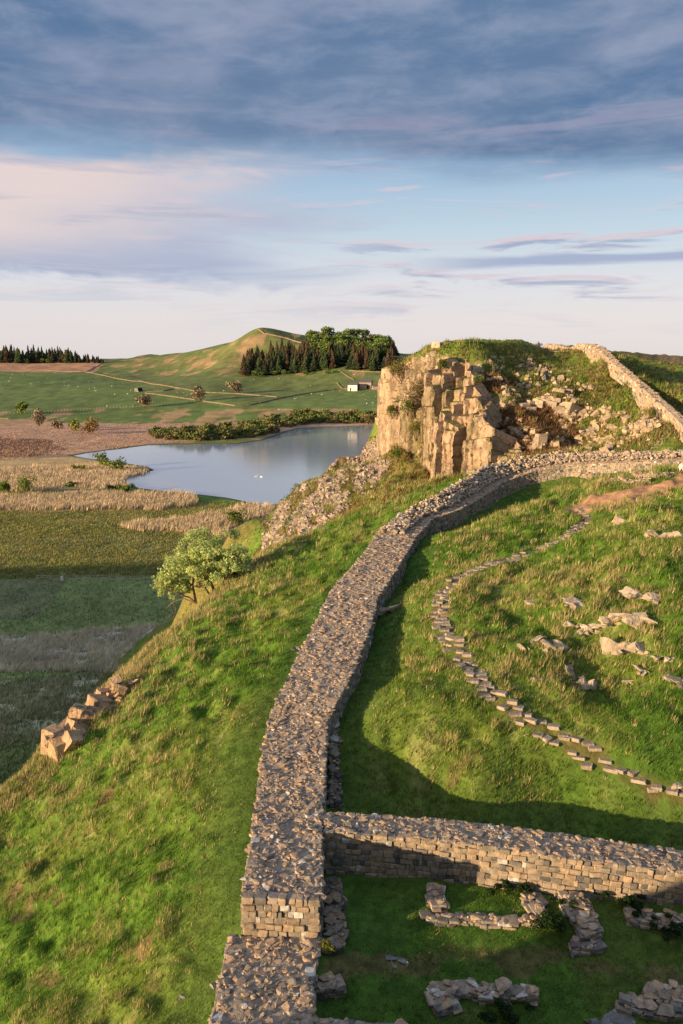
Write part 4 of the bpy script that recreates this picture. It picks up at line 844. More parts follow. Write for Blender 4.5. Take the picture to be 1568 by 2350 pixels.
# ---------------------------------------------------------------- vegetation
def blades(P, n, h, w, c, spread, lean=.35):
    """n blades per tuft; P (k,3), h,w,spread (k,), c (k,3)"""
    k = len(P); Q = np.repeat(P, n, 0); m_ = k * n; a = rng.random(m_) * 6.283; sp_ = np.repeat(spread, n) * np.sqrt(rng.random(m_))
    Q = Q + np.stack([np.cos(a) * sp_, np.sin(a) * sp_, 0 * a], 1); hh = np.repeat(h, n) * rng.uniform(.55, 1.15, m_); ww = np.repeat(w, n) * .5
    b = rng.random(m_) * 6.283; l = hh * np.abs(rng.normal(0, lean, m_)) ; la = a + rng.normal(0, .6, m_)
    d = np.stack([np.cos(b) * ww, np.sin(b) * ww, 0 * b], 1); tip = Q + np.stack([np.cos(la) * l + .25 * hh, np.sin(la) * l + .1 * hh, hh], 1); Q = Q - np.array([0, 0, .04])
    V = np.stack([Q - d, Q + d, tip], 1).reshape(-1, 3); F = np.arange(m_ * 3).reshape(-1, 3)
    cc = np.repeat(c, n, 0) * rng.uniform(.75, 1.25, (m_, 1)); cc = np.repeat(cc, 3, 0); return V, F, cc
def polar(n, a0, a1, r0, r1):
    a = np.radians(rng.uniform(a0, a1, n)); r = np.exp(rng.uniform(math.log(r0), math.log(r1), n)); return r * np.sin(a), r * np.cos(a)
def off_walls(x, y):
    d, _ = polydist(x, y, dwall_pts); ok = d > 1.55
    cc = (crossF + crossB) / 2; d, _ = polydist(x, y, cc); ok &= d > .85
    d, _ = polydist(x, y, path_plan); ok &= d > .35 + .3 * rng.random(len(x))
    d, _ = polydist(x, y, dirt_plan); ok &= d > 1.0 + .4 * rng.random(len(x)); return ok
def meadow(name, label, n, r0, r1, nb, sel):
    x, y = polar(n, -28, 27, r0, r1); z = ridge(x, y); r = np.hypot(x, y); ok = off_walls(x, y) & (z > EYE - 58) & sel(x, y, z); x, y, z, r = x[ok], y[ok], z[ok], r[ok]
    k = calm(x, y); nz = fbm(x / 4.5, y / 4.5, 61, 4); n2_ = fbm(x / .8, y / .8, 67, 3); t = vn(x / .95 + .6 * vn(x / 2, y / 2, 9), y / .95, 5)
    # straw tints crowd the brow on the left and the tussock tops
    bd, _ = polydist(x, y, browW[2:]); dryness = .07 + .75 * (1 - sstep(0, 10, bd)) * (x < 0) + .45 * sstep(.45, .8, t) * sstep(.4, .6, nz) + .14 * (x > 3) * (y > 34)
    dry = rng.random(len(x)) < dryness * k * .72 + .02
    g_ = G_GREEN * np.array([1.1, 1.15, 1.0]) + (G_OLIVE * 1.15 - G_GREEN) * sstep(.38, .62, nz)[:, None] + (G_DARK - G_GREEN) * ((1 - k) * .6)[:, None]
    c = np.where(dry[:, None], G_STRAW * np.array([1.05, 1.0, .95]), g_) * rng.uniform(.75, 1.25, (len(x), 1))
    lod = np.clip((r / 30) ** .75, .7, 2.4); h = (.05 + .15 * k * (.3 + .9 * t)) * lod * np.where(dry, 1.3, 1.0) * (.7 + .6 * rng.random(len(x)))
    V, F, cc = blades(np.stack([x, y, z], 1), nb, h, .024 * lod, c, .12 * lod)
    o = mk(name, V, F, M['blade'], cc); tag(o, label, 'grass', kind='stuff'); return len(x)
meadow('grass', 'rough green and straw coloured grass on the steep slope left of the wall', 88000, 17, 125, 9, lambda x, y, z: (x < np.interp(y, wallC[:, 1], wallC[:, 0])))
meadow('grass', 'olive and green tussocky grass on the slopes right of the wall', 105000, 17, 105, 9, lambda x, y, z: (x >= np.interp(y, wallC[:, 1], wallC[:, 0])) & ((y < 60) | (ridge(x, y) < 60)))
# long pale grass hanging over the brow
n = 26000; bq = rng.random(n) * (len(browW) - 3) + 1; off_ = rng.uniform(-2.5, 13, n) ; i_ = bq.astype(int); f_ = (bq - i_)[:, None]; Pb = browW[i_] * (1 - f_) + browW[i_ + 1] * f_; tv = (browW[i_ + 1] - browW[i_])[:, :2]; tv /= np.linalg.norm(tv, axis=1)[:, None]
x = Pb[:, 0] - tv[:, 1] * off_; y = Pb[:, 1] + tv[:, 0] * off_; z = ridge(x, y); lod = np.clip(np.hypot(x, y) / 30, 1, 3) ** .75; dry = rng.random(n) < .62
c = np.where(dry[:, None], G_STRAW, G_OLIVE * 1.1) * rng.uniform(.7, 1.2, (n, 1)); V, F, cc = blades(np.stack([x, y, z], 1), 7, (.14 + .16 * rng.random(n)) * lod, .024 * lod, c, .13 * lod)
tag(mk('grass', V, F, M['blade'], cc), 'long straw coloured grass along the brow of the left slope', 'grass', kind='stuff')
# grass over the far rocky hill
n = 16000; px = rng.uniform(890, 1568, n); py = rng.uniform(785, 1060, n); P = hits(px, py); d_ = proj(P)[2]; ok = (d_ > 84) & (d_ < 200) & ~inpoly(px, py, heath_pix) & ~inpoly(P[:, 0], P[:, 1], cragpoly); P = P[ok]; n = len(P)
nz = fbm(P[:, 0] / 5, P[:, 1] / 5, 501, 3); dry = rng.random(n) < .25 + .5 * sstep(.45, .6, nz)
c = np.where(dry[:, None], np.array([.24,.17,.075]), np.array([.12,.14,.035])) * rng.uniform(.7, 1.2, (n, 1)); hh = rng.uniform(.15, .45, n)
V, F, cc = blades(P, 5, hh, np.full(n, .12), c, np.full(n, .35)); tag(mk('grass', V, F, M['blade'], cc), 'rough olive and brown grass over the far rocky hill', 'grass', kind='stuff')
# heather on that hill
n = 9000; px = rng.uniform(1080, 1345, n); py = rng.uniform(845, 1055, n); j_ = (fbm(px / 18, py / 14, 511, 3) - .5) * 50; ok = inpoly(px + j_, py + j_ * .5, heath_pix) | inpoly(px, py, heath2_pix); P = hits(px[ok], py[ok]); P = P[proj(P)[2] > 84]; n = len(P)
c = np.array([.19,.105,.055]) * rng.uniform(.5, 1.5, (n, 1)) + np.where(rng.random((n, 1)) < .15, .05, 0) * np.array([1, .9, .2])
V, F, cc = blades(P, 6, rng.uniform(.2, .5, n), np.full(n, .14), c, np.full(n, .3), .7); tag(mk('heather', V, F, M['blade'], cc), 'dark brown heather on the far hill beside the cliff', 'heather', kind='stuff')
# rusty growth on the slope under the cliff
n = 9000; px = rng.uniform(640, 1060, n); py = rng.uniform(1000, 1290, n); ok = ~inpoly(px, py, scree_pix) | (fbm(px / 26 + py / 90, py / 26, 431, 3) < .43); P = hits(px[ok], py[ok]); P = P[proj(P)[2] > 84]; n = len(P)
u_ = rng.random((n, 1)); c = np.where(u_ < .4, np.array([.24,.13,.05]), np.where(u_ < .7, np.array([.13,.15,.03]), np.array([.28,.21,.09]))) * rng.uniform(.7, 1.2, (n, 1))
V, F, cc = blades(P, 6, rng.uniform(.2, .55, n), np.full(n, .11), c, np.full(n, .35), .6); tag(mk('undergrowth', V, F, M['blade'], cc), 'rusty bracken and grass on the slope below the cliff', 'undergrowth', kind='stuff')
# reeds and bog straw in the valley
def reedbed(label, poly, n, h, w, cols, lean=.12, name='reeds', ragged=10, nb=2, thr=0):
    a = np.array(poly); px = rng.uniform(a[:, 0].min(), a[:, 0].max(), n); py = rng.uniform(a[:, 1].min(), a[:, 1].max(), n)
    j = (fbm(px / 40, py / 12, 521, 4) - .5) * ragged * 2; ok = inpoly(px + j * 2, py + j, poly) & (fbm(px / 45, py / 9, 523, 4) > thr); px, py = px[ok], py[ok]; P = hits(px, py); k_ = P[:, 2] < 6; P = P[k_]; n = len(P)
    if not n: return
    c = np.array(cols)[rng.integers(0, len(cols), n)] * rng.uniform(.8, 1.2, (n, 1)); hh = h * rng.uniform(.7, 1.2, n)
    V, F, cc = blades(P, nb, hh, np.full(n, w), c, np.full(n, w * 2.5), lean); tag(mk(name, V, F, M['reed'], cc), label, 'reeds' if name == 'reeds' else 'grass', kind='stuff')
gold = [(.66,.52,.36), (.60,.47,.32), (.55,.42,.28), (.46,.38,.22)]
reedbed('golden reeds on the left arm of the lough', [(230,1062),(285,1066),(345,1078),(290,1096),(282,1118),(-30,1128),(-30,1078),(120,1070)], 15000, 2.2, .42, gold)
reedbed('golden reeds in the band in front of the near shore', [(-30,1142),(140,1130),(440,1135),(450,1158),(310,1172),(-30,1172)], 13000, 2.4, .36, gold)
reedbed('golden reeds around the small bush at the foot of the scree', [(270,1205),(420,1190),(545,1165),(640,1160),(645,1235),(560,1240),(440,1222),(290,1215)], 13000, 2.4, .30, gold)
reedbed('green and olive sedge across the bog', [(-30,1120),(640,1160),(620,1320),(-30,1330)], 26000, .7, .3, [(.24,.24,.07), (.17,.20,.05), (.32,.27,.10)], ragged=4, name='sedge', nb=3)
reedbed('pale straw tussocks in the shaded bog, broad band', [(-40,1470),(200,1450),(400,1430),(430,1465),(340,1540),(-40,1545)], 12000, 1.15, .12, [(.75,.67,.54), (.68,.60,.48), (.40,.42,.25)], name='bog_grass', nb=4, thr=.3, lean=.3)
reedbed('pale straw tussocks in the shaded bog, nearer patch', [(-40,1570),(250,1545),(230,1640),(130,1700),(-40,1720)], 10000, .9, .09, [(.65,.58,.45), (.30,.33,.17), (.2,.25,.1)], name='bog_grass', nb=4, thr=.4, lean=.3)
reedbed('dark green bog grass in the shade at the left', [(-40,1330),(620,1330),(620,1480),(60,1800),(-40,1800)], 26000, .6, .12, [(.13,.21,.07), (.16,.24,.08), (.11,.18,.06), (.42,.38,.26)], name='bog_grass', nb=3, lean=.3)
reedbed('pink and brown moor grass left of the lough', [(-40,975),(700,968),(880,960),(880,975),(700,975),(420,1010),(170,1040),(-40,1060)], 24000, .8, .6, [(.48,.32,.23), (.42,.27,.19), (.30,.18,.13), (.24,.20,.09)], name='moor_grass', nb=2, ragged=5)

def tube(mb, pts, rad, c, n=6):
    pts = np.asarray(pts, float); k = len(pts); V = []
    for i in range(k):
        t = pts[min(i + 1, k - 1)] - pts[max(i - 1, 0)]; t /= np.linalg.norm(t) + 1e-9; u = np.cross(t, [.3, .9, .2]); u /= np.linalg.norm(u); v_ = np.cross(t, u)
        for j in range(n): a = j * 2 * math.pi / n; V.append(pts[i] + (u * math.cos(a) + v_ * math.sin(a)) * rad[i])
    F = [[i * n + j, i * n + (j + 1) % n, (i + 1) * n + (j + 1) % n, (i + 1) * n + j] for i in range(k - 1) for j in range(n)]
    mb.add(np.array(V), np.array(F), c)
def leaves(mb, C_, n, s, cols, flat=.8, lean=0):
    """small leaf faces on C_ = list of (centre, radius): denser towards each clump's outside"""
    C_ = [(np.asarray(c, float), r) for c, r in C_]; wts = np.array([r ** 2 for _, r in C_]); k = rng.choice(len(C_), n, p=wts / wts.sum())
    cen = np.array([c for c, _ in C_])[k]; rr = np.array([r for _, r in C_])[k]; d = rng.normal(0, 1, (n, 3)); d /= np.linalg.norm(d, axis=1)[:, None]
    P = cen + d * (rr * rng.random(n) ** .45)[:, None] * np.array([1, 1, flat]); t = rng.normal(0, 1, (n, 3)); t /= np.linalg.norm(t, axis=1)[:, None]; b = np.cross(t, rng.normal(0, 1, (n, 3))); b /= np.linalg.norm(b, axis=1)[:, None]
    ss_ = s * rng.uniform(.6, 1.4, (n, 1)); V = np.stack([P - t * ss_ * .5, P + b * ss_ * .4, P + t * ss_ * .6, P - b * ss_ * .4], 1).reshape(-1, 3)
    c = np.array(cols)[rng.integers(0, len(cols), n)] * rng.uniform(.75, 1.25, (n, 1)); mb.add(V, np.arange(n * 4).reshape(-1, 4), np.repeat(c, 4, 0))
def limbs(mb, tips, p, d, L, r, depth, c, up=.25, kids=(2, 3), spread=.7):
    pts = [p]; dd = np.array(d, float)
    for i in range(4): dd = dd + rng.normal(0, .13, 3) + np.array([0, 0, up * .15]); dd /= np.linalg.norm(dd); pts.append(pts[-1] + dd * L / 4)
    tube(mb, pts, np.linspace(r, r * .62, 5), c, 5 if depth < 2 else 7)
    if depth == 0: tips.append(pts[-1]); tips.append(pts[-2]); return
    for k in range(rng.integers(kids[0], kids[1] + 1)):
        nd = dd + rng.normal(0, spread, 3); nd[2] = abs(nd[2]) * .6 + up; nd /= np.linalg.norm(nd); limbs(mb, tips, pts[-1 - (k > 1)], nd, L * rng.uniform(.6, .85), r * .6, depth - 1, c, up, kids, spread)
# the tree on the brow
B0 = at(492, 1374, 71.5); root = empty('hawthorn_tree', tuple(B0)); tag(root, 'broad pale green tree leaning out from the brow of the left grass slope', 'tree')
mb = MB(); bark = (.20,.14,.10); zero = np.zeros(3)
px2m = 71.5 / F_
def q2(dx_, dy_, dd=0): return np.array([dx_ * px2m, dd, -dy_ * px2m])
tips = []
for (sx, sy, mx_, my_, d_, r_) in ((0,4,-6,-36,0,.17),(0,4,22,-40,.6,.12),(-2,2,-18,-30,-.6,.11),(-42,12,-50,-30,.3,.13),(-42,12,-68,-10,-.4,.09)):
    a_, b_ = q2(sx, sy), q2(mx_, my_, d_); mid = (a_ + b_) / 2 + rng.normal(0, .1, 3); tube(mb, [a_, mid, b_], [r_, r_ * .85, r_ * .7], bark, 7)
    for k in range(3):
        e_ = b_ - a_; e_ = e_ / np.linalg.norm(e_) + rng.normal(0, .6, 3); e_[2] = abs(e_[2]) * .6 + .15; limbs(mb, tips, b_, e_ / np.linalg.norm(e_), 1.3, r_ * .6, 2, bark)
tube(mb, [q2(-42,12), q2(-70,0,.1), q2(-95,8,0), q2(-110,22,0), q2(-96,34), q2(-112,48)], [.07,.06,.05,.035,.025,.012], bark); tube(mb, [q2(-95,8), q2(-90,25,.2), q2(-98,52,.1)], [.04,.03,.01], bark)
mb.build('trunk', M['bark'], root)
mb = MB(); cl = []
for (x_, y_, r_) in ((-10,-118,38),(-48,-102,34),(25,-112,34),(55,-92,28),(-75,-80,30),(-30,-72,36),(20,-74,36),(62,-62,24),(-92,-52,26),(-60,-46,26),(-10,-52,30),(38,-46,26),(-108,-32,17),(-80,-26,18),(-38,-142,22),(8,-140,22),(72,-78,18),(-112,-60,14)):
    for q in range(9): cl.append((q2(x_ + rng.normal(0, r_ * .55), y_ + rng.normal(0, r_ * .5), rng.normal(0, 1.2)), r_ * px2m * rng.uniform(.34, .56)))
leaves(mb, cl, 20000, .16, [(.50,.58,.22), (.43,.52,.18), (.56,.60,.27), (.30,.40,.13)]); leaves(mb, [(t_, .5) for t_ in tips], 3500, .22, [(.55,.60,.24), (.4,.48,.17)])
mb.build('crown', M['leaf'], root)
def bush(label, px, py, wpx, hpx, cols, depth=None, n=900, name='bush', cat='bush', group=None, leaf=None, flat=.9, stems=True):
    """px,py is the foot of the bush"""
    P = at(px, py, depth) if depth else hit(px, py); d = proj(P)[2]; w_, h_ = wpx / F_ * d, hpx / F_ * d
    root = empty(name, tuple(P)); tag(root, label, cat, group); cl = []
    for q in range(9): cl.append((np.array([rng.normal(0, w_ * .2), rng.normal(0, w_ * .18), h_ * rng.uniform(.28, .78)]), min(w_, h_ * 1.3) * rng.uniform(.2, .32)))
    cl.append((np.array([0, 0, h_ * .45]), h_ * .4)); mb = MB(); leaves(mb, cl, n, leaf or max(.16, d * .0011 if d < 250 else d * .0019), cols, flat); mb.build('crown', M['leaf'] if d < 400 else M['leaffar'], root)
    if stems:
        mb = MB(); tp = []
        for q in range(4): limbs(mb, tp, np.array([rng.normal(0, w_ * .05), 0, -.1]), np.array([rng.normal(0, .5), rng.normal(0, .5), 1.0]), h_ * .4, max(.05, h_ * .02), 1, (.15,.11,.08))
        mb.build('stems', M['bark'], root)
    return root
GB = [(.14,.20,.035), (.10,.155,.03), (.20,.24,.05)]; YB = [(.20,.22,.04), (.15,.18,.035), (.24,.22,.06)]; BB = [(.25,.19,.12), (.19,.145,.09), (.30,.23,.15)]; DG = [(.035,.075,.02), (.05,.095,.025), (.03,.055,.018)]
bush('bright green bush at the lower left edge of the scree', 683, 1150, 36, 46, GB, 124)
bush('round green bush standing in the reeds below the lough', 541, 1208, 42, 44, GB)
bush('thin brown scrubby bush at the foot of the scree', 612, 1228, 40, 55, BB, n=500)
bush('low green shrub half hidden behind the tree on the brow', 600, 1292, 50, 48, YB, 100, n=900)
bush('green shrub in the middle of the scree', 670, 1215, 44, 26, GB, 103)
for a in (('round green bush, right one of the pair on the reedy arm of the lough',268,1082,44,34,GB),('taller green bush, left one of the pair on the reedy arm',238,1072,36,34,GB),('flat green bush left of the pair on the reedy arm',182,1080,30,13,YB),
          ('large dark green bush near the left edge, by the near reeds',58,1134,48,44,GB),('green bush cut by the left edge beside the near reeds',12,1134,38,34,GB),('small pair of shrubs in the reeds, left of the shore',165,1116,26,12,GB),
          ('low spreading green shrub on the near shore of the lough',290,1128,50,18,GB),('dark low shrub beside the spreading shore shrub',262,1126,34,12,DG),
          ('round dark green hawthorn beyond the post fence at far left',50,950,30,30,GB),('bare pinkish tree on the moor edge at far left',90,978,32,42,BB),('leafless brown scrub left of the larger brown thicket',132,984,26,20,BB),
          ('large rusty brown thicket on the moor edge',205,996,60,38,[(.22,.13,.05),(.27,.17,.07),(.17,.12,.05)]),('olive brown thicket joined to the larger brown one',170,988,36,24,YB),
          ('bare brown tree touching the post fence',333,935,36,40,BB),('bare brown tree at the corner where field walls meet',459,922,34,40,BB),('bare brown tree high on the pasture, right of the others',543,903,34,36,BB)):
    bush(a[0], a[1], a[2], a[3], a[4], a[5], n=700)
CRV = [('bright green bush in the gully of the cliff, on its left side',935,952,26,40,GB,119),('olive scrub low in the gully of the cliff',955,1010,36,50,YB,114),('brown and olive scrub high at the left end of the cliff',920,880,44,60,[(.22,.18,.06),(.17,.15,.05),(.28,.20,.08)],126),
       ('brownish scrub in the gully between the left cliff and the main cliff',950,935,34,70,[(.22,.17,.06),(.16,.15,.05)],120),('green bush near the top of the cliff, left of centre',1016,850,22,26,GB,121),('pale green bush on the ledge where cliff meets heather',1101,880,30,20,[(.20,.24,.09),(.15,.19,.07)],112),
       ('olive shrub on the left skyline corner of the cliff',905,862,26,34,YB,136),('green shrub at the foot of the main cliff',957,1110,22,28,GB,104),('small shrub hanging in the left cliff',900,960,20,34,YB,122),('green shrub under the left cliff foot',915,1050,26,20,GB,116),('twiggy shrub on the grass below the left cliff',890,1062,18,20,YB,120)]
_cp = np.concatenate(CRP); _cx, _cy, _cd = proj(_cp)
for lb, px, py, w_, h_, cl_, dd in CRV:
    near_ = _cd[(np.abs(_cx - px) < 9) & (np.abs(_cy - (py - h_ * .4)) < 10)]
    bush(lb, px, py, w_ * 1.15, h_ * 1.1, cl_, (near_.min() - .3) if len(near_) else dd, n=800)
bush('tiny windblown thorn on the skyline left of the climbing wall', 1237, 797, 14, 14, BB, 129, n=160)
bush('dark green nettle clump between ruined walls in the milecastle', 1268, 2140, 88, 62, DG, n=2600, leaf=.06, name='nettle_clump', cat='nettles', stems=False, flat=.6)
bush('dark nettles along the foot of the square-block wall, left stretch', 1170, 2052, 140, 34, DG, n=2000, leaf=.06, name='nettle_clump', cat='nettles', stems=False, flat=.5)
bush('dark nettles along the foot of the square-block wall, middle stretch', 1300, 2066, 150, 30, DG, n=2000, leaf=.06, name='nettle_clump', cat='nettles', stems=False, flat=.5)
bush('dark nettles along the foot of the square-block wall, right stretch', 1460, 2092, 180, 34, DG, n=2400, leaf=.06, name='nettle_clump', cat='nettles', stems=False, flat=.5)
bush('nettles in front of the footing at the right edge', 1530, 2150, 90, 34, DG, n=1500, leaf=.06, name='nettle_clump', cat='nettles', stems=False, flat=.5)
bush('rank dark growth over the L-shaped ruin at the bottom', 1160, 2330, 130, 44, DG, n=2200, leaf=.06, name='nettle_clump', cat='nettles', stems=False, flat=.5)
bush('yellow green tuft at the corner where low and high wall meet', 748, 2185, 34, 30, [(.22,.22,.04),(.14,.17,.03)], n=500, leaf=.07, name='grass_tuft', cat='plant', stems=False)

# scrub along the far shore: each bush on its own
WB = []
for kq in range(5):
    mb = MB(); r_ = 4.2; cl = [(np.array([rng.normal(0, 1.7), rng.normal(0, 1.4), rng.uniform(1.2, 3.6)]), rng.uniform(1.2, 2.0)) for _ in range(7)]
    leaves(mb, cl, 420, .75, [[(.15,.17,.045),(.11,.14,.035)],[(.19,.18,.06),(.14,.15,.045)],[(.09,.13,.035),(.13,.16,.04)],[(.22,.17,.08),(.16,.14,.06)],[(.075,.11,.03),(.11,.14,.04)]][kq], .85)
    WB.append(mb.build('willow_bush', M['leaffar']))
cur = [(352,1004,10),(400,1010,14),(450,1012,16),(500,1010,18),(545,1012,18),(590,1004,20),(630,992,22),(665,980,22),(700,974,16),(750,972,14),(800,972,14),(850,972,12),(885,972,10)]
cx = np.array([c_[0] for c_ in cur]); cnt = 0
pts = []
for i in range(210):
    x_ = rng.uniform(350, 890); yb = np.interp(x_, cx, [c_[1] for c_ in cur]); sp2 = np.interp(x_, cx, [c_[2] for c_ in cur]); pts.append((x_, yb - rng.random() * sp2 * 1.15))
HH = hits([p[0] for p in pts], [p[1] for p in pts])
HP = [(p, P) for p, P in zip(pts, HH) if P[1] > 600]; pts = [q[0] for q in HP]
for i, (_, P) in enumerate(HP):
    src = WB[i % 5]; o = src if i < 5 else src.copy()
    if i >= 5: COL.objects.link(o)
    s_ = rng.uniform(1.1, 2.1) * (1.1 if pts[i][0] > 420 else .8); o.location = (P[0], P[1], P[2] - .4); o.rotation_euler = (0, 0, rng.random() * 6); o.scale = (s_ * 1.2, s_ * 1.2, s_)
    left = pts[i][0] < 620
    tag(o, 'round willow bush in the scrub along the far shore, its left half' if left else 'round willow bush in the scrub along the far shore, its right half', 'bush', 'scrub along the far shore, left half' if left else 'scrub along the far shore, right half')

# conifers and broadleaves of the two woods
def conifer(cols, H_=17.0, W_=6.6):
    mb = MB(); V = []; Cc = []
    for lv in range(15):
        f = lv / 15; z = H_ * (.12 + .88 * f); r_ = W_ * (1 - f) ** .8 * rng.uniform(.8, 1.15) + .3
        for k in range(11):
            a = rng.random() * 6.28; c_, s_ = math.cos(a), math.sin(a); wd = r_ * .55; q = np.array([[c_ * .1, s_ * .1, z + 1.2], [c_ * r_ - s_ * wd, s_ * r_ + c_ * wd, z - 1.0 - rng.random()], [c_ * r_ * 1.15, s_ * r_ * 1.15, z - .6], [c_ * r_ + s_ * wd, s_ * r_ - c_ * wd, z - 1.2 - rng.random()]])
            V.append(q); Cc.append(np.array(cols[rng.integers(0, len(cols))]) * rng.uniform(.7, 1.3))
    V = np.array(V).reshape(-1, 3); mb.add(V, np.arange(len(V)).reshape(-1, 4), np.repeat(np.array(Cc), 4, 0)); tube(mb, [(0, 0, -1), (0, 0, H_ * .9)], [.35, .08], (.12,.07,.05), 5); return mb.build('conifer_tree', M['leaffar'])
CO = [conifer([(.035,.055,.025),(.05,.065,.03)]), conifer([(.10,.06,.035),(.075,.055,.03)], 23, 3.8), conifer([(.045,.075,.03),(.06,.085,.03)], 21, 4.0), conifer([(.03,.045,.025),(.04,.055,.03)], 26, 3.6)]
mb = MB(); leaves(mb, [(np.array([rng.normal(0, 3), rng.normal(0, 3), rng.uniform(7, 15)]), rng.uniform(2.5, 4)) for _ in range(9)], 900, 1.3, [(.11,.17,.035),(.085,.14,.03),(.15,.20,.05)]); tube(mb, [(0, 0, -1), (0, 0, 11)], [.45, .2], (.12,.09,.06), 5); BL = mb.build('broadleaf_tree', M['leaffar'])
used = set()
def put(src, P, s_, lb, gr, cat='tree'):
    if P[1] < 700: return
    o = src if src.name not in used else src.copy()
    if src.name in used: COL.objects.link(o)
    used.add(src.name); o.location = (P[0], P[1], P[2] - .8); o.rotation_euler = (0, 0, rng.random() * 6.28); o.scale = (s_ * rng.uniform(.85, 1.15), s_ * rng.uniform(.85, 1.15), s_ * rng.uniform(.85, 1.15)); tag(o, lb, cat, gr)
xs = rng.uniform(560, 905, 235); lo = np.interp(xs, [560, 620, 700, 790, 900], [863, 860, 857, 850, 853]); hi = np.interp(xs, [560, 640, 700, 725, 810, 870, 905], [842, 820, 802, 790, 790, 805, 815]); ys = hi + (lo - hi) * rng.random(235) ** .8
for x_, y_, P in zip(xs, ys, hits(xs, ys)):
    f = (y_ - np.interp(x_, [560, 640, 700, 725, 810, 870, 905], [842, 820, 802, 790, 790, 805, 815]))
    if (720 < x_ < 890 and f < 34 and rng.random() < .62) or (f > 42 and rng.random() < .22 and False): put(BL, P, rng.uniform(1.5, 1.9), 'light green broadleaf tree crowning the wood on the knoll', 'broadleaf trees on top of the knoll wood')
    elif rng.random() < .4: put(CO[1], P, 1.45, 'reddish brown conifer in the wood on the knoll right of the far hill', 'brown conifers of the knoll wood')
    else: put(CO[rng.choice([0, 2, 3])], P, 1.4, 'dark green conifer in the wood on the knoll right of the far hill', 'dark conifers of the knoll wood')
for x_, y_ in ((585,866),(632,862),(650,861),(700,862),(748,860),(752,861),(600,866)):
    put(BL, hit(x_, y_), .62, 'small light green tree along the lower edge of the knoll wood', 'small green trees along the edge of the knoll wood')
xs = np.sort(rng.uniform(-6, 242, 120)); ys = rng.uniform(829, 833.5, 120)
for x_, P in zip(xs, hits(xs, ys)):
    tp = np.interp(x_, [-30, 0, 130, 175, 215, 240], [1.65, 1.65, 1.45, 1.15, .75, .45]); put(CO[rng.choice([0, 2, 3, 1])], P, tp * rng.uniform(.85, 1.05), 'dark conifer of the plantation on the skyline at far left', 'conifers of the far left plantation')
for x_ in (42, 62, 98, 112, 150):
    put(BL, hit(x_, 834), .75, 'small light green tree in front of the far left plantation', 'small green trees before the far left plantation')
# ---------------------------------------------------------------- walls, fences and buildings of the far farmland
def field_wall(label, pix, h=1.5, w=.8, tone=(.40,.27,.18), top=None):
    P = hits([p[0] for p in pix], [p[1] for p in pix]) if top is None else np.array([at(*p) for p in top]); P = P[P[:, 1] > 600] if (P[:, 1] > 600).sum() > 1 else P; d = np.r_[0, np.cumsum(np.linalg.norm(np.diff(P[:, :2], axis=0), axis=1))]; st_ = 2.5 if d[-1] > 120 else 1.0; s_ = np.arange(0, d[-1] + st_ * .5, st_); x = np.interp(s_, d, P[:, 0]); y = np.interp(s_, d, P[:, 1]); z = H(x, y) if top is None else np.interp(s_, d, P[:, 2]) - h
    tx, ty = np.gradient(x), np.gradient(y); l_ = np.hypot(tx, ty) + 1e-9; nx, ny = -ty / l_ * w / 2, tx / l_ * w / 2; n = len(x); hh = h * (.85 + .3 * rng.random(n)); V = []
    for sx, hz in ((1, -.6), (.8, 1), (-.8, 1), (-1, -.6)): V.append(np.stack([x + nx * sx, y + ny * sx, z + np.where(hz > 0, hh, -1.0 if top is None else -3.0)], 1))
    V = np.stack(V, 1); i = np.arange(n * 4).reshape(n, 4); F = np.concatenate([np.stack([i[:-1, k], i[:-1, k + 1], i[1:, k + 1], i[1:, k]], 1) for k in range(3)] + [i[:1], i[-1:, ::-1]])
    off = V[0].mean(0); c = np.repeat(np.array(tone) * rng.uniform(.75, 1.25, (n, 1)), 4, 0); tag(mk('field_wall', V.reshape(-1, 3) - off, F, M['rock'], c, loc=tuple(off)), label, 'field wall', kind='thing')
FWL = [('orange field wall running down right from the moor corner, above the bale stack',[(197,854),(245,864),(293,873),(350,882),(400,890),(450,899)]),('dark field wall rising to the skyline beside the left moor',[(197,853),(215,843),(235,834),(247,831)]),
 ('thin field wall between the green field and the pink moor at far left',[(-20,848),(90,850),(187,854)]),('orange field wall below the bale stack, ending at the bare tree',[(333,903),(390,910),(447,918)]),('dark curved field wall right of the bale stack',[(335,899),(375,898),(400,893),(420,893)]),
 ('orange field wall right of the bare corner tree, upper line',[(470,901),(540,904),(637,912)]),('orange field wall right of the bare corner tree, lower line',[(462,921),(500,926),(540,932)]),('dark field wall winding up right towards the barns',[(540,932),(575,930),(600,925),(650,913),(700,904),(773,894)]),
 ('short orange field wall coming down to the barns',[(778,850),(795,862),(812,872)]),('short field wall left of the barns',[(773,879),(787,893)]),('stone wall on the crest of the far hill, running down right',[(592,757),(607,767),(620,769),(660,778),(697,788)]),
 ('field wall along the lower edge of the knoll wood',[(800,851),(850,854),(897,856)]),('low field wall in front of the barns',[(788,893),(830,892),(880,893)]),('short orange wall end at the left edge below the post fence',[(-10,961),(20,962)])]
for lb, px_ in FWL: field_wall(lb, px_, 1.25 if 'crest' not in lb else 2.2, .8, (.16,.13,.115) if 'dark' in lb else (.22,.155,.11))
field_wall('drystone wall along the dark right-hand skyline', None or [(1398,817),(1590,838)], 1.2, .6, (.24,.19,.13), top=[(1388,807,146),(1450,809,149),(1510,813,152),(1568,818,154),(1660,826,157),(1800,838,160)])
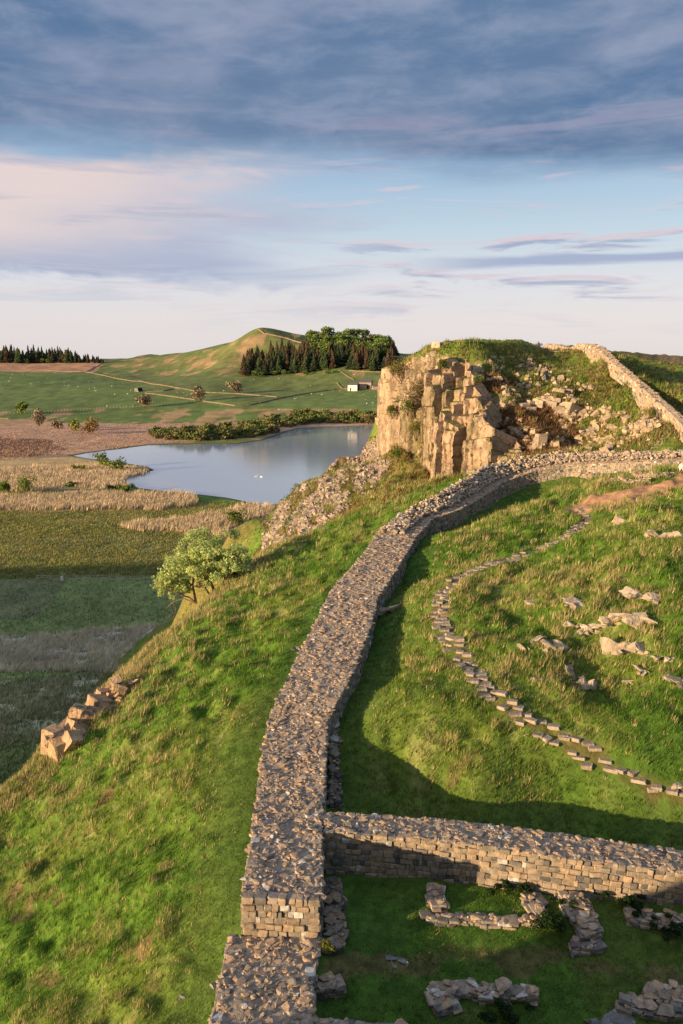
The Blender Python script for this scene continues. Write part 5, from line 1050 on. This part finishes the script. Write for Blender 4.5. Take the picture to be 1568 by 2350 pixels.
def beam(mb, a, b, w_, h_, c=(1,1,1)):
    a, b = np.asarray(a, float), np.asarray(b, float); t = b - a; L = np.linalg.norm(t); t = t / L; u = np.cross(t, [0, 0, 1]) if abs(t[2]) < .9 else np.array([1., 0, 0]); u /= np.linalg.norm(u); v_ = np.cross(u, t)
    V = [p + u * sx * w_ / 2 + v_ * sy * h_ / 2 for p in (a, b) for sx, sy in ((-1,-1),(1,-1),(1,1),(-1,1))]
    mb.add(np.array(V), np.array([[0,3,2,1],[4,5,6,7],[0,1,5,4],[1,2,6,5],[2,3,7,6],[3,0,4,7]]), c)
def fence(label, pix, gap, h, rails, pw=.12, name='post_fence', nmax=98, mt='timber', tone=(.2,.16,.12)):
    P = hits([p[0] for p in pix], [p[1] for p in pix]); d = np.r_[0, np.cumsum(np.linalg.norm(np.diff(P[:, :2], axis=0), axis=1))]; n = min(nmax, max(2, int(d[-1] / gap))); s_ = np.linspace(0, d[-1], n); x = np.interp(s_, d, P[:, 0]); y = np.interp(s_, d, P[:, 1]); z = H(x, y)
    root = empty(name, (x[0], y[0], z[0])); o0 = np.array(root.location); tag(root, label, 'fence'); pts = np.stack([x, y, z], 1) - o0; proto = None
    for p in pts:
        if proto is None: mb = MB(); beam(mb, (0, 0, -.5), (0, 0, h), pw, pw); o = proto = mb.build('post', M[mt], root)
        else: o = proto.copy(); COL.objects.link(o); o.parent = root
        o.location = tuple(p)
    for r_ in rails:
        mb = MB()
        for a, b in zip(pts[:-1], pts[1:]): beam(mb, a + [0, 0, r_], b + [0, 0, r_], .05, .12 if len(rails) < 3 else .04)
        mb.build('rail', M[mt], root)
fence('long line of pale posts across the far green pasture', [(-10,951),(60,948),(113,945),(187,940),(320,934),(447,922)], 4.0, 1.9, (1.2, .5), .38, mt='postwood') if plain('postwood', (.42,.34,.2)) else None
fence('low timber rail fence in the shaded bog left of the tree on the brow', [(86,1330),(160,1331),(250,1331),(330,1331),(390,1330)], 3.2, 1.3, (.55, 1.1), .16, name='rail_fence', mt='palewood') if plain('palewood', (.45,.42,.38)) else None
fence('few fence posts standing on the hilltop skyline above the cliff', [(1078,792),(1096,793)], .32, 1.1, (), .09, name='post_fence')
P = hit(1521, 962); root = empty('wooden_gate', tuple(P)); tag(root, 'small wooden gate at the foot of the sunlit climbing wall', 'gate'); mb = MB()
for x_ in (-.65, .65): m2 = MB(); beam(m2, (x_, 0, -.2), (x_, 0, 1.25), .13, .13); m2.build('post', M['timber'], root)
for z_ in (.3, .65, 1.0): beam(mb, (-.6, 0, z_), (.6, 0, z_), .05, .1)
beam(mb, (-.55, .03, .3), (.55, .03, 1.0), .04, .08); mb.build('bars', M['timber'], root)
# two white notices on the rail fence
plain('white_paint', (.75,.75,.74)); P = hit(143, 1334)
for i, (zz, lb) in enumerate(((1.25, 'upper of two small white boards on the rail fence in the bog'), (.55, 'lower of two small white boards on the rail fence in the bog'))):
    root = empty('notice_board', (P[0], P[1] - .1 - .0 * i, P[2])); tag(root, lb, 'board'); m2 = MB(); beam(m2, (-.35, -.04 * (1 - i), zz), (.35, -.04 * (1 - i), zz), .04, .5); m2.build('panel', M['white_paint'], root); m2 = MB(); beam(m2, (.2 * (1 if i else -1), .04, -.3), (.2 * (1 if i else -1), .04, zz + .2), .08, .08); m2.build('stake', M['timber'], root)
# barns
plain('slate', (.11,.10,.12), .6); plain('whitewash', (.78,.72,.62)); plain('barnstone', (.34,.26,.20)); plain('void', (.015,.013,.012)); plain('gableshade', (.05,.042,.04))
def barn(label, px, py, d, w_, l_, h_, rh, rz, wm, doors=(), gable=None):
    P = at(px, py, d); zz = gz(P[0], P[1]); root = empty('stone_barn', (P[0], P[1], zz), rz); tag(root, label, 'barn'); hw, hl = w_ / 2, l_ / 2; z0 = -2.5
    V = np.array([(-hw,-hl,z0),(hw,-hl,z0),(hw,hl,z0),(-hw,hl,z0),(-hw,-hl,h_),(hw,-hl,h_),(hw,hl,h_),(-hw,hl,h_),(-hw,0,h_+rh),(hw,0,h_+rh)], float)   # ridge along x
    fc = [[0,1,5,4],[2,3,7,6]]; mk('wall', V, [np.array(fc), np.array([[1,2,6,9,5],[3,0,4,8,7]])], M[wm], None, False, root)
    o_ = .35; R_ = np.array([(-hw-o_,-hl-o_,h_-.25),(hw+o_,-hl-o_,h_-.25),(hw+o_,0,h_+rh+.12),(-hw-o_,0,h_+rh+.12),(hw+o_,hl+o_,h_-.25),(-hw-o_,hl+o_,h_-.25)], float); R2 = R_ - [0,0,.25]; 
    mk('roof', np.concatenate([R_ + [0,0,.12], R2 + [0,0,.14]]), np.array([[0,1,2,3],[3,2,4,5],[9,8,7,6],[11,10,8,9],[0,6,7,1],[5,4,10,11]]), M['slate'], None, False, root)
    for nm, x_, z1, dw, dh in doors: m2 = MB(); beam(m2, (x_, -hl - .03, z1), (x_, -hl - .03, z1 + dh), dw, .12); m2.build(nm, M['void'], root)
    if gable: m2 = MB(); m2.add(np.array([(hw+.06,-hl+.3,-.5),(hw+.06,hl-.3,-.5),(hw+.06,hl-.3,h_-.2),(hw+.06,0,h_+rh-.4),(hw+.06,-hl+.3,h_-.2)]), [[0,1,2,3,4]]); m2.build('gable_shade', M[gable], root)  # dark sheet over the whole gable end, standing in for its shade
barn('white-fronted barn with shade-darkened gable, left of the farm buildings', 812, 885, 1140, 14, 12, 7.5, 3.2, R(-18), 'whitewash', (('door', -3, -1, 1.8, 4.5),), 'gableshade')
barn('tall stone barn in the middle of the farm buildings', 840, 885, 1152, 18, 14, 8.5, 4, R(-12), 'barnstone', (('door', 4, -1, 3, 6), ('window', 7, 2, 1.4, 2.4)))
barn('long low dark-roofed shed right of the barns, next to the cliff', 874, 889, 1140, 24, 9, 4, 2.4, R(4), 'barnstone', (('door', 1, -1, 2.0, 3.6),))
# wrapped bales
plain('black_wrap', (.02,.02,.025), .35); plain('white_wrap', (.75,.72,.68), .5); cyl = []
P = hit(316, 899); proto = None; nA = 10
ang = np.arange(nA) * 2 * math.pi / nA
for row in range(3):
    for k_ in range(6 - row):
        for dp in range(4):
            if proto is None:
                V = np.concatenate([np.stack([np.cos(ang) * .95, 0 * ang + y_, np.sin(ang) * .95 + .95], 1) for y_ in (-.9, .9)]); i_ = np.arange(nA); j_ = (i_ + 1) % nA
                root = empty('silage_bale'); mk('wrap', V, np.stack([i_, j_, j_ + nA, i_ + nA], 1), M['black_wrap'], parent=root, smooth=True); mk('end_cap', V * np.array([.55, 1.01, .55]) + np.array([0, 0, .43]), [np.arange(nA)[None], (np.arange(nA) + nA)[None, ::-1]], M['white_wrap'], parent=root); o = proto = root
            else: o = copy_tree(proto)
            lx, ly = (k_ + row * .5) * 2.0 - 7, dp * 1.95 * 1.0; x_ = P[0] + lx * .7 + ly * .72; y_ = P[1] - lx * .72 + ly * .7; o.location = (x_, y_, gz(x_, y_) + row * 1.7 - .2); o.rotation_euler = (0, 0, R(-46)); tag(o, 'black bale with white end in the bale stack on the far pasture', 'bale', 'wrapped bales stacked on the far pasture')
# heap of stones by the far gate
mb = MB(); n = 170; px = rng.normal(1482, 13, n); py = rng.normal(980, 7, n); P = hits(px, py); c0 = P.mean(0); big = .36 * np.exp(rng.normal(0, .3, n)); strew(mb, SHARP, P - c0 + np.array([0, 0, .2]), rotm(*rng.normal(0, .5, (2, n)), rng.random(n) * 6), np.stack([big, big * .8, big * .7], 1), np.array([.38,.29,.20]) * rng.uniform(.7, 1.2, (n, 1)))
tag(mb.build('stone_heap', M['rock'], loc=tuple(c0)), 'heap of tumbled stones below the small far gate', 'stone heap')

# ---------------------------------------------------------------- animals and people: one skin grown over tapering limbs
def capsule(p, r1, q, r2, n=12):
    p, q = Vector(p), Vector(q); d = q - p; L = d.length; M_ = d.to_track_quat('Z', 'Y').to_matrix() if L > 1e-6 else Matrix.Identity(3); V, F = [], []; rings = []
    for k in range(5): a = -math.pi / 2 + k * math.pi / 8; rings.append((r1 * math.sin(a), r1 * max(.02, math.cos(a))))
    for k in range(5): a = k * math.pi / 8; rings.append((L + r2 * math.sin(a), r2 * max(.02, math.cos(a))))
    for z, r_ in rings:
        for j in range(n): V.append(p + M_ @ Vector((r_ * math.cos(j * 2 * math.pi / n), r_ * math.sin(j * 2 * math.pi / n), z)))
    for i in range(len(rings) - 1):
        for j in range(n): F.append([i * n + j, i * n + (j + 1) % n, (i + 1) * n + (j + 1) % n, (i + 1) * n + j])
    F.append(list(range(n))[::-1]); F.append([(len(rings) - 1) * n + j for j in range(n)]); return [tuple(v_) for v_ in V], F
def skin(name, caps, vox, mt, parent=None):
    V, F = [], []
    for c_ in caps: v_, f = capsule(*c_); k = len(V); V += v_; F += [[a + k for a in g_] for g_ in f]
    me = bpy.data.meshes.new('tmp'); me.from_pydata(V, [], F); o = bpy.data.objects.new('tmp', me); COL.objects.link(o)
    md = o.modifiers.new('r', 'REMESH'); md.mode = 'VOXEL'; md.voxel_size = vox; s_ = o.modifiers.new('s', 'SMOOTH'); s_.iterations = 3; s_.factor = .5
    dg = bpy.context.evaluated_depsgraph_get(); dg.update(); m2 = bpy.data.meshes.new_from_object(o.evaluated_get(dg)); bpy.data.objects.remove(o); m2.name = name; m2.materials.clear(); m2.materials.append(M[mt])
    m2.polygons.foreach_set('use_smooth', np.ones(len(m2.polygons), bool)); r_ = bpy.data.objects.new(name, m2); COL.objects.link(r_)
    if parent: r_.parent = parent
    return r_
def sheep_caps(graze=True):
    c = [((-.42,0,.62),.25,(.38,0,.64),.27),((-.2,0,.6),.28,(.15,0,.6),.29),((.4,0,.66),.2,(.6,0,.62 if not graze else .42),.13)]
    return c
def sheep_parts(root, graze=True, vox=.035):
    legs = []
    for x_, s_ in ((.34, 1), (-.4, 1)):
        for y_ in (-.13, .13):
            if x_ > 0: legs += [((x_, y_, .5), .075, (x_ + .02, y_, .26), .045), ((x_ + .02, y_, .26), .042, (x_ + .01, y_, .04), .035)]
            else: legs += [((x_, y_, .55), .11, (x_ + .08, y_, .36), .07), ((x_ + .08, y_, .36), .05, (x_ - .04, y_, .24), .04), ((x_ - .04, y_, .24), .038, (x_, y_, .04), .035)]
    hx = [((.58,0,.42),.12,(.72,0,.18),.085),((.72,0,.18),.08,(.78,0,.08),.055),((.6,.1,.36),.03,(.64,.2,.33),.02),((.6,-.1,.36),.03,(.64,-.2,.33),.02)] if graze else [((.6,0,.72),.12,(.68,0,.86),.1),((.68,0,.86),.095,(.86,0,.78),.06),((.64,.08,.9),.03,(.6,.19,.9),.02),((.64,-.08,.9),.03,(.6,-.19,.9),.02)]
    b = skin('sheep_body', sheep_caps(graze) + legs + hx + [((-.62,0,.66),.05,(-.68,0,.42),.035)], vox, 'wool', root); return b
b = sheep_parts(None, True, .03); b.name = 'sheep'; P = hit(1568, 1087); b.location = (P[0] + .18, P[1], P[2]); b.rotation_euler = (0, 0, R(196)); b.data.materials.append(M['dark'])
mi = np.array([1 if (p.center.z < .30 and p.center.x < .55) or (p.center.x > .70) else 0 for p in b.data.polygons], np.int32); b.data.polygons.foreach_set('material_index', mi)
tag(b, 'large white sheep grazing at the right edge, behind the tumbled stones', 'sheep')
fs = sheep_parts(None, True, .09); fs.name = 'sheep'; fs2 = sheep_parts(None, False, .09); fs2.name = 'sheep'
FIELD1 = [(29,860),(53,861),(25,868),(21,876),(71,882),(5,892),(89,877),(148,879),(148,886),(158,886),(179,888),(203,878),(206,894),(217,892),(220,898),(240,880),(283,881),(257,887),(316,890),(301,897),(264,906),(293,905),(246,933),(288,933),(305,933),(200,929),(352,925),(110,869),(34,833),(18,833)]
FIELD2 = [(408,902),(422,903),(430,907),(508,933),(514,898),(583,872),(610,892),(713,887),(765,896),(781,898),(801,894),(835,906),(840,919),(856,926),(842,927),(739,907),(715,905),(677,916),(680,915),(875,865),(832,853),(813,861),(640,870),(875,925),(863,911),(640,941),(596,926)]
k0 = 0
for lst, lb, gr in ((FIELD1, 'tiny white sheep scattered on the far left pasture', 'sheep on the far left pasture'), (FIELD2, 'tiny white sheep scattered on the far pastures round the barns', 'sheep round the barns')):
    for (x_, y_), P in zip(lst, hits([q[0] for q in lst], [q[1] for q in lst])):
        src = (fs, fs2)[k0 % 2]; o = src if k0 < 2 else src.copy()
        if k0 >= 2: COL.objects.link(o)
        o.location = tuple(P); o.rotation_euler = (0, 0, rng.random() * 6.28); o.scale = (1.5, 1.5, 1.5); tag(o, lb, 'sheep', gr); k0 += 1
plain('white_feather', (.8,.8,.78)); plain('orange_bill', (.6,.22,.04))
for i, (x_, y_, lb) in enumerate(((588,1094,'left one of two white swans on the lough'),(600,1095,'right one of two white swans on the lough'))):
    P = atz(x_, y_, -EYE); root = empty('swan', (P[0], P[1], .0), R(160 if i else 20)); root.scale = (1.5, 1.5, 1.5); tag(root, lb, 'swan')
    skin('swan_body', [((-.35,0,.12),.13,(.2,0,.12),.2),((-.6,0,.25),.04,(-.3,0,.16),.16),((.3,0,.15),.14,(.42,0,.4),.06),((.42,0,.4),.055,(.4,0,.68),.045),((.4,0,.68),.045,(.5,0,.76),.055)], .03, 'white_feather', root)
    skin('bill', [((.53,0,.76),.04,(.64,0,.72),.02)], .015, 'orange_bill', root)
# the two walkers
plain('skin', (.55,.30,.18), .6); plain('hair_fair', (.45,.22,.06)); plain('hair_dark', (.06,.035,.02)); plain('grey_top', (.22,.22,.26)); plain('black_cloth', (.02,.02,.025)); plain('red_cloth', (.5,.04,.04)); plain('navy', (.025,.03,.07)); plain('denim', (.06,.10,.2)); plain('shoe_pale', (.5,.45,.4))
def hand(p, d, side):
    """palm, thumb and four bent fingers hanging from the wrist p"""
    p = Vector(p); d = Vector(d).normalized(); u = Vector((1, 0, 0)); u = (u - d * u.dot(d)).normalized(); w_ = d.cross(u); c = [((p), .024, (p + d * .075), .03), ((p + u * .018), .02, (p + d * .08 + u * .024), .016), ((p - u * .018), .02, (p + d * .08 - u * .024), .016)]
    for k, L in enumerate((.065, .078, .072, .055)):
        b_ = p + d * .085 + u * (.033 - .022 * k); m_ = b_ + d * L * .55 + w_ * .008 * side; c += [(b_, .0095, m_, .009), (m_, .009, m_ + d * L * .4 + w_ * .02 * side, .0075)]
    t_ = p + d * .025 + u * .028; c += [(t_, .013, t_ + u * .03 + d * .03, .011), (t_ + u * .03 + d * .03, .0105, t_ + u * .036 + d * .058, .009)]
    return [(tuple(a), r1, tuple(b_), r2) for a, r1, b_, r2 in c]
def person(label, P, rz, hs, top, legs_m, hairm, stride, lean, extra=None, shoe='shoe_pale'):
    root = empty('person', tuple(P), rz); root.scale = (hs,) * 3; tag(root, label, 'person'); f = lean
    hip = Vector((0, 0, .93)); che = Vector((0, f * .5, 1.38)); nk = Vector((0, f * .62, 1.5)); hd = Vector((0, f * .75 + .02, 1.64)); L = []; legc = []; shoes = []; arms = []; sleeve = []
    for s_ in (-1, 1):
        h_ = hip + Vector((.09 * s_, 0, -.02)); kn = Vector((.1 * s_, .06 + stride * s_ * .5, .5)); an = Vector((.1 * s_, stride * s_ - .04, .09 + (0.06 if s_ * stride < 0 else 0))); toe = an + Vector((.02 * s_, .17, -.05))
        legc += [(h_, .095, kn, .06), (kn, .058, an, .04)]; shoes += [(an + Vector((0, -.02, -.04)), .045, toe, .035)]
        sh = che + Vector((.18 * s_, 0, .04)); el = sh + Vector((.06 * s_, -stride * s_ * .4 - .02, -.29)); wr = el + Vector((.0, .14 - stride * s_ * .3, -.2)); arms += [(sh, .05, el, .038), (el, .036, wr, .026)] + hand(wr, wr - el, s_); sleeve += [(sh, .062, el, .052), (el, .05, el + (wr - el) * .85, .042)]
    torso = [(hip, .125, che, .135), (che + Vector((-.11, 0, 0)), .085, che + Vector((.11, 0, 0)), .085), (nk - Vector((0, 0, .04)), .058, hd - Vector((0, 0, .06)), .055)]
    head = [(hd + Vector((0, -.02, .03)), .095, hd + Vector((0, .03, -.05)), .072), (hd + Vector((0, .085, .0)), .02, hd + Vector((0, .11, -.025)), .014), (hd + Vector((.088, 0, 0)), .022, hd + Vector((.096, -.01, .02)), .014), (hd + Vector((-.088, 0, 0)), .022, hd + Vector((-.096, -.01, .02)), .014), (hd + Vector((-.02, .075, -.055)), .013, hd + Vector((.02, .075, -.055)), .013)]
    cv = lambda l: [(tuple(a), r1, tuple(b_), r2) for a, r1, b_, r2 in l]
    skin('person_body', cv(torso + head + legc + arms + shoes), .0095, 'skin', root)
    skin('jacket', cv([(hip + Vector((0, 0, .04)), .155, che, .165), (che + Vector((-.12, 0, 0)), .1, che + Vector((.12, 0, 0)), .1)] + sleeve), .02, top, root)
    skin('trousers', cv([(hip + Vector((-.06, 0, .02)), .12, hip + Vector((.06, 0, .02)), .12)] + [(a, r1 + .022, b_, r2 + .024) for a, r1, b_, r2 in legc]), .02, legs_m, root)
    skin('shoes', cv([(a, r1 + .012, b_, r2 + .012) for a, r1, b_, r2 in shoes]), .015, shoe, root)
    skin('hair', cv([(hd + Vector((0, -.035, .055)), .1, hd + Vector((0, -.06, -.03)), .085)]), .015, hairm, root)
    for s_ in (-1, 1): skin('eye', [(tuple(hd + Vector((.032 * s_, .088, .012))), .011, tuple(hd + Vector((.034 * s_, .088, .012))), .011)], .004, 'void', root)
    if extra: skin('tied_top', cv([(hip + Vector((-.08, -.03, .12)), .125, hip + Vector((.08, -.03, .12)), .125), (hip + Vector((-.14, -.05, .1)), .06, hip + Vector((-.16, -.08, -.12)), .04)]), .02, extra, root)
    return root
P = hit(1237, 868); P[2] = gz(P[0], P[1]); person('walker in grey top and black trousers with a red top at the waist, leaning forward', P, R(215), 1.0, 'grey_top', 'black_cloth', 'hair_fair', .12, .22, 'red_cloth', 'black_cloth')
P = hit(1252, 876); P[2] = gz(P[0], P[1]); person('walker in dark jacket and blue jeans stepping downhill, behind the grey-topped walker', P, R(200), .95, 'navy', 'denim', 'hair_dark', .22, .26)
bpy.context.view_layer.update()
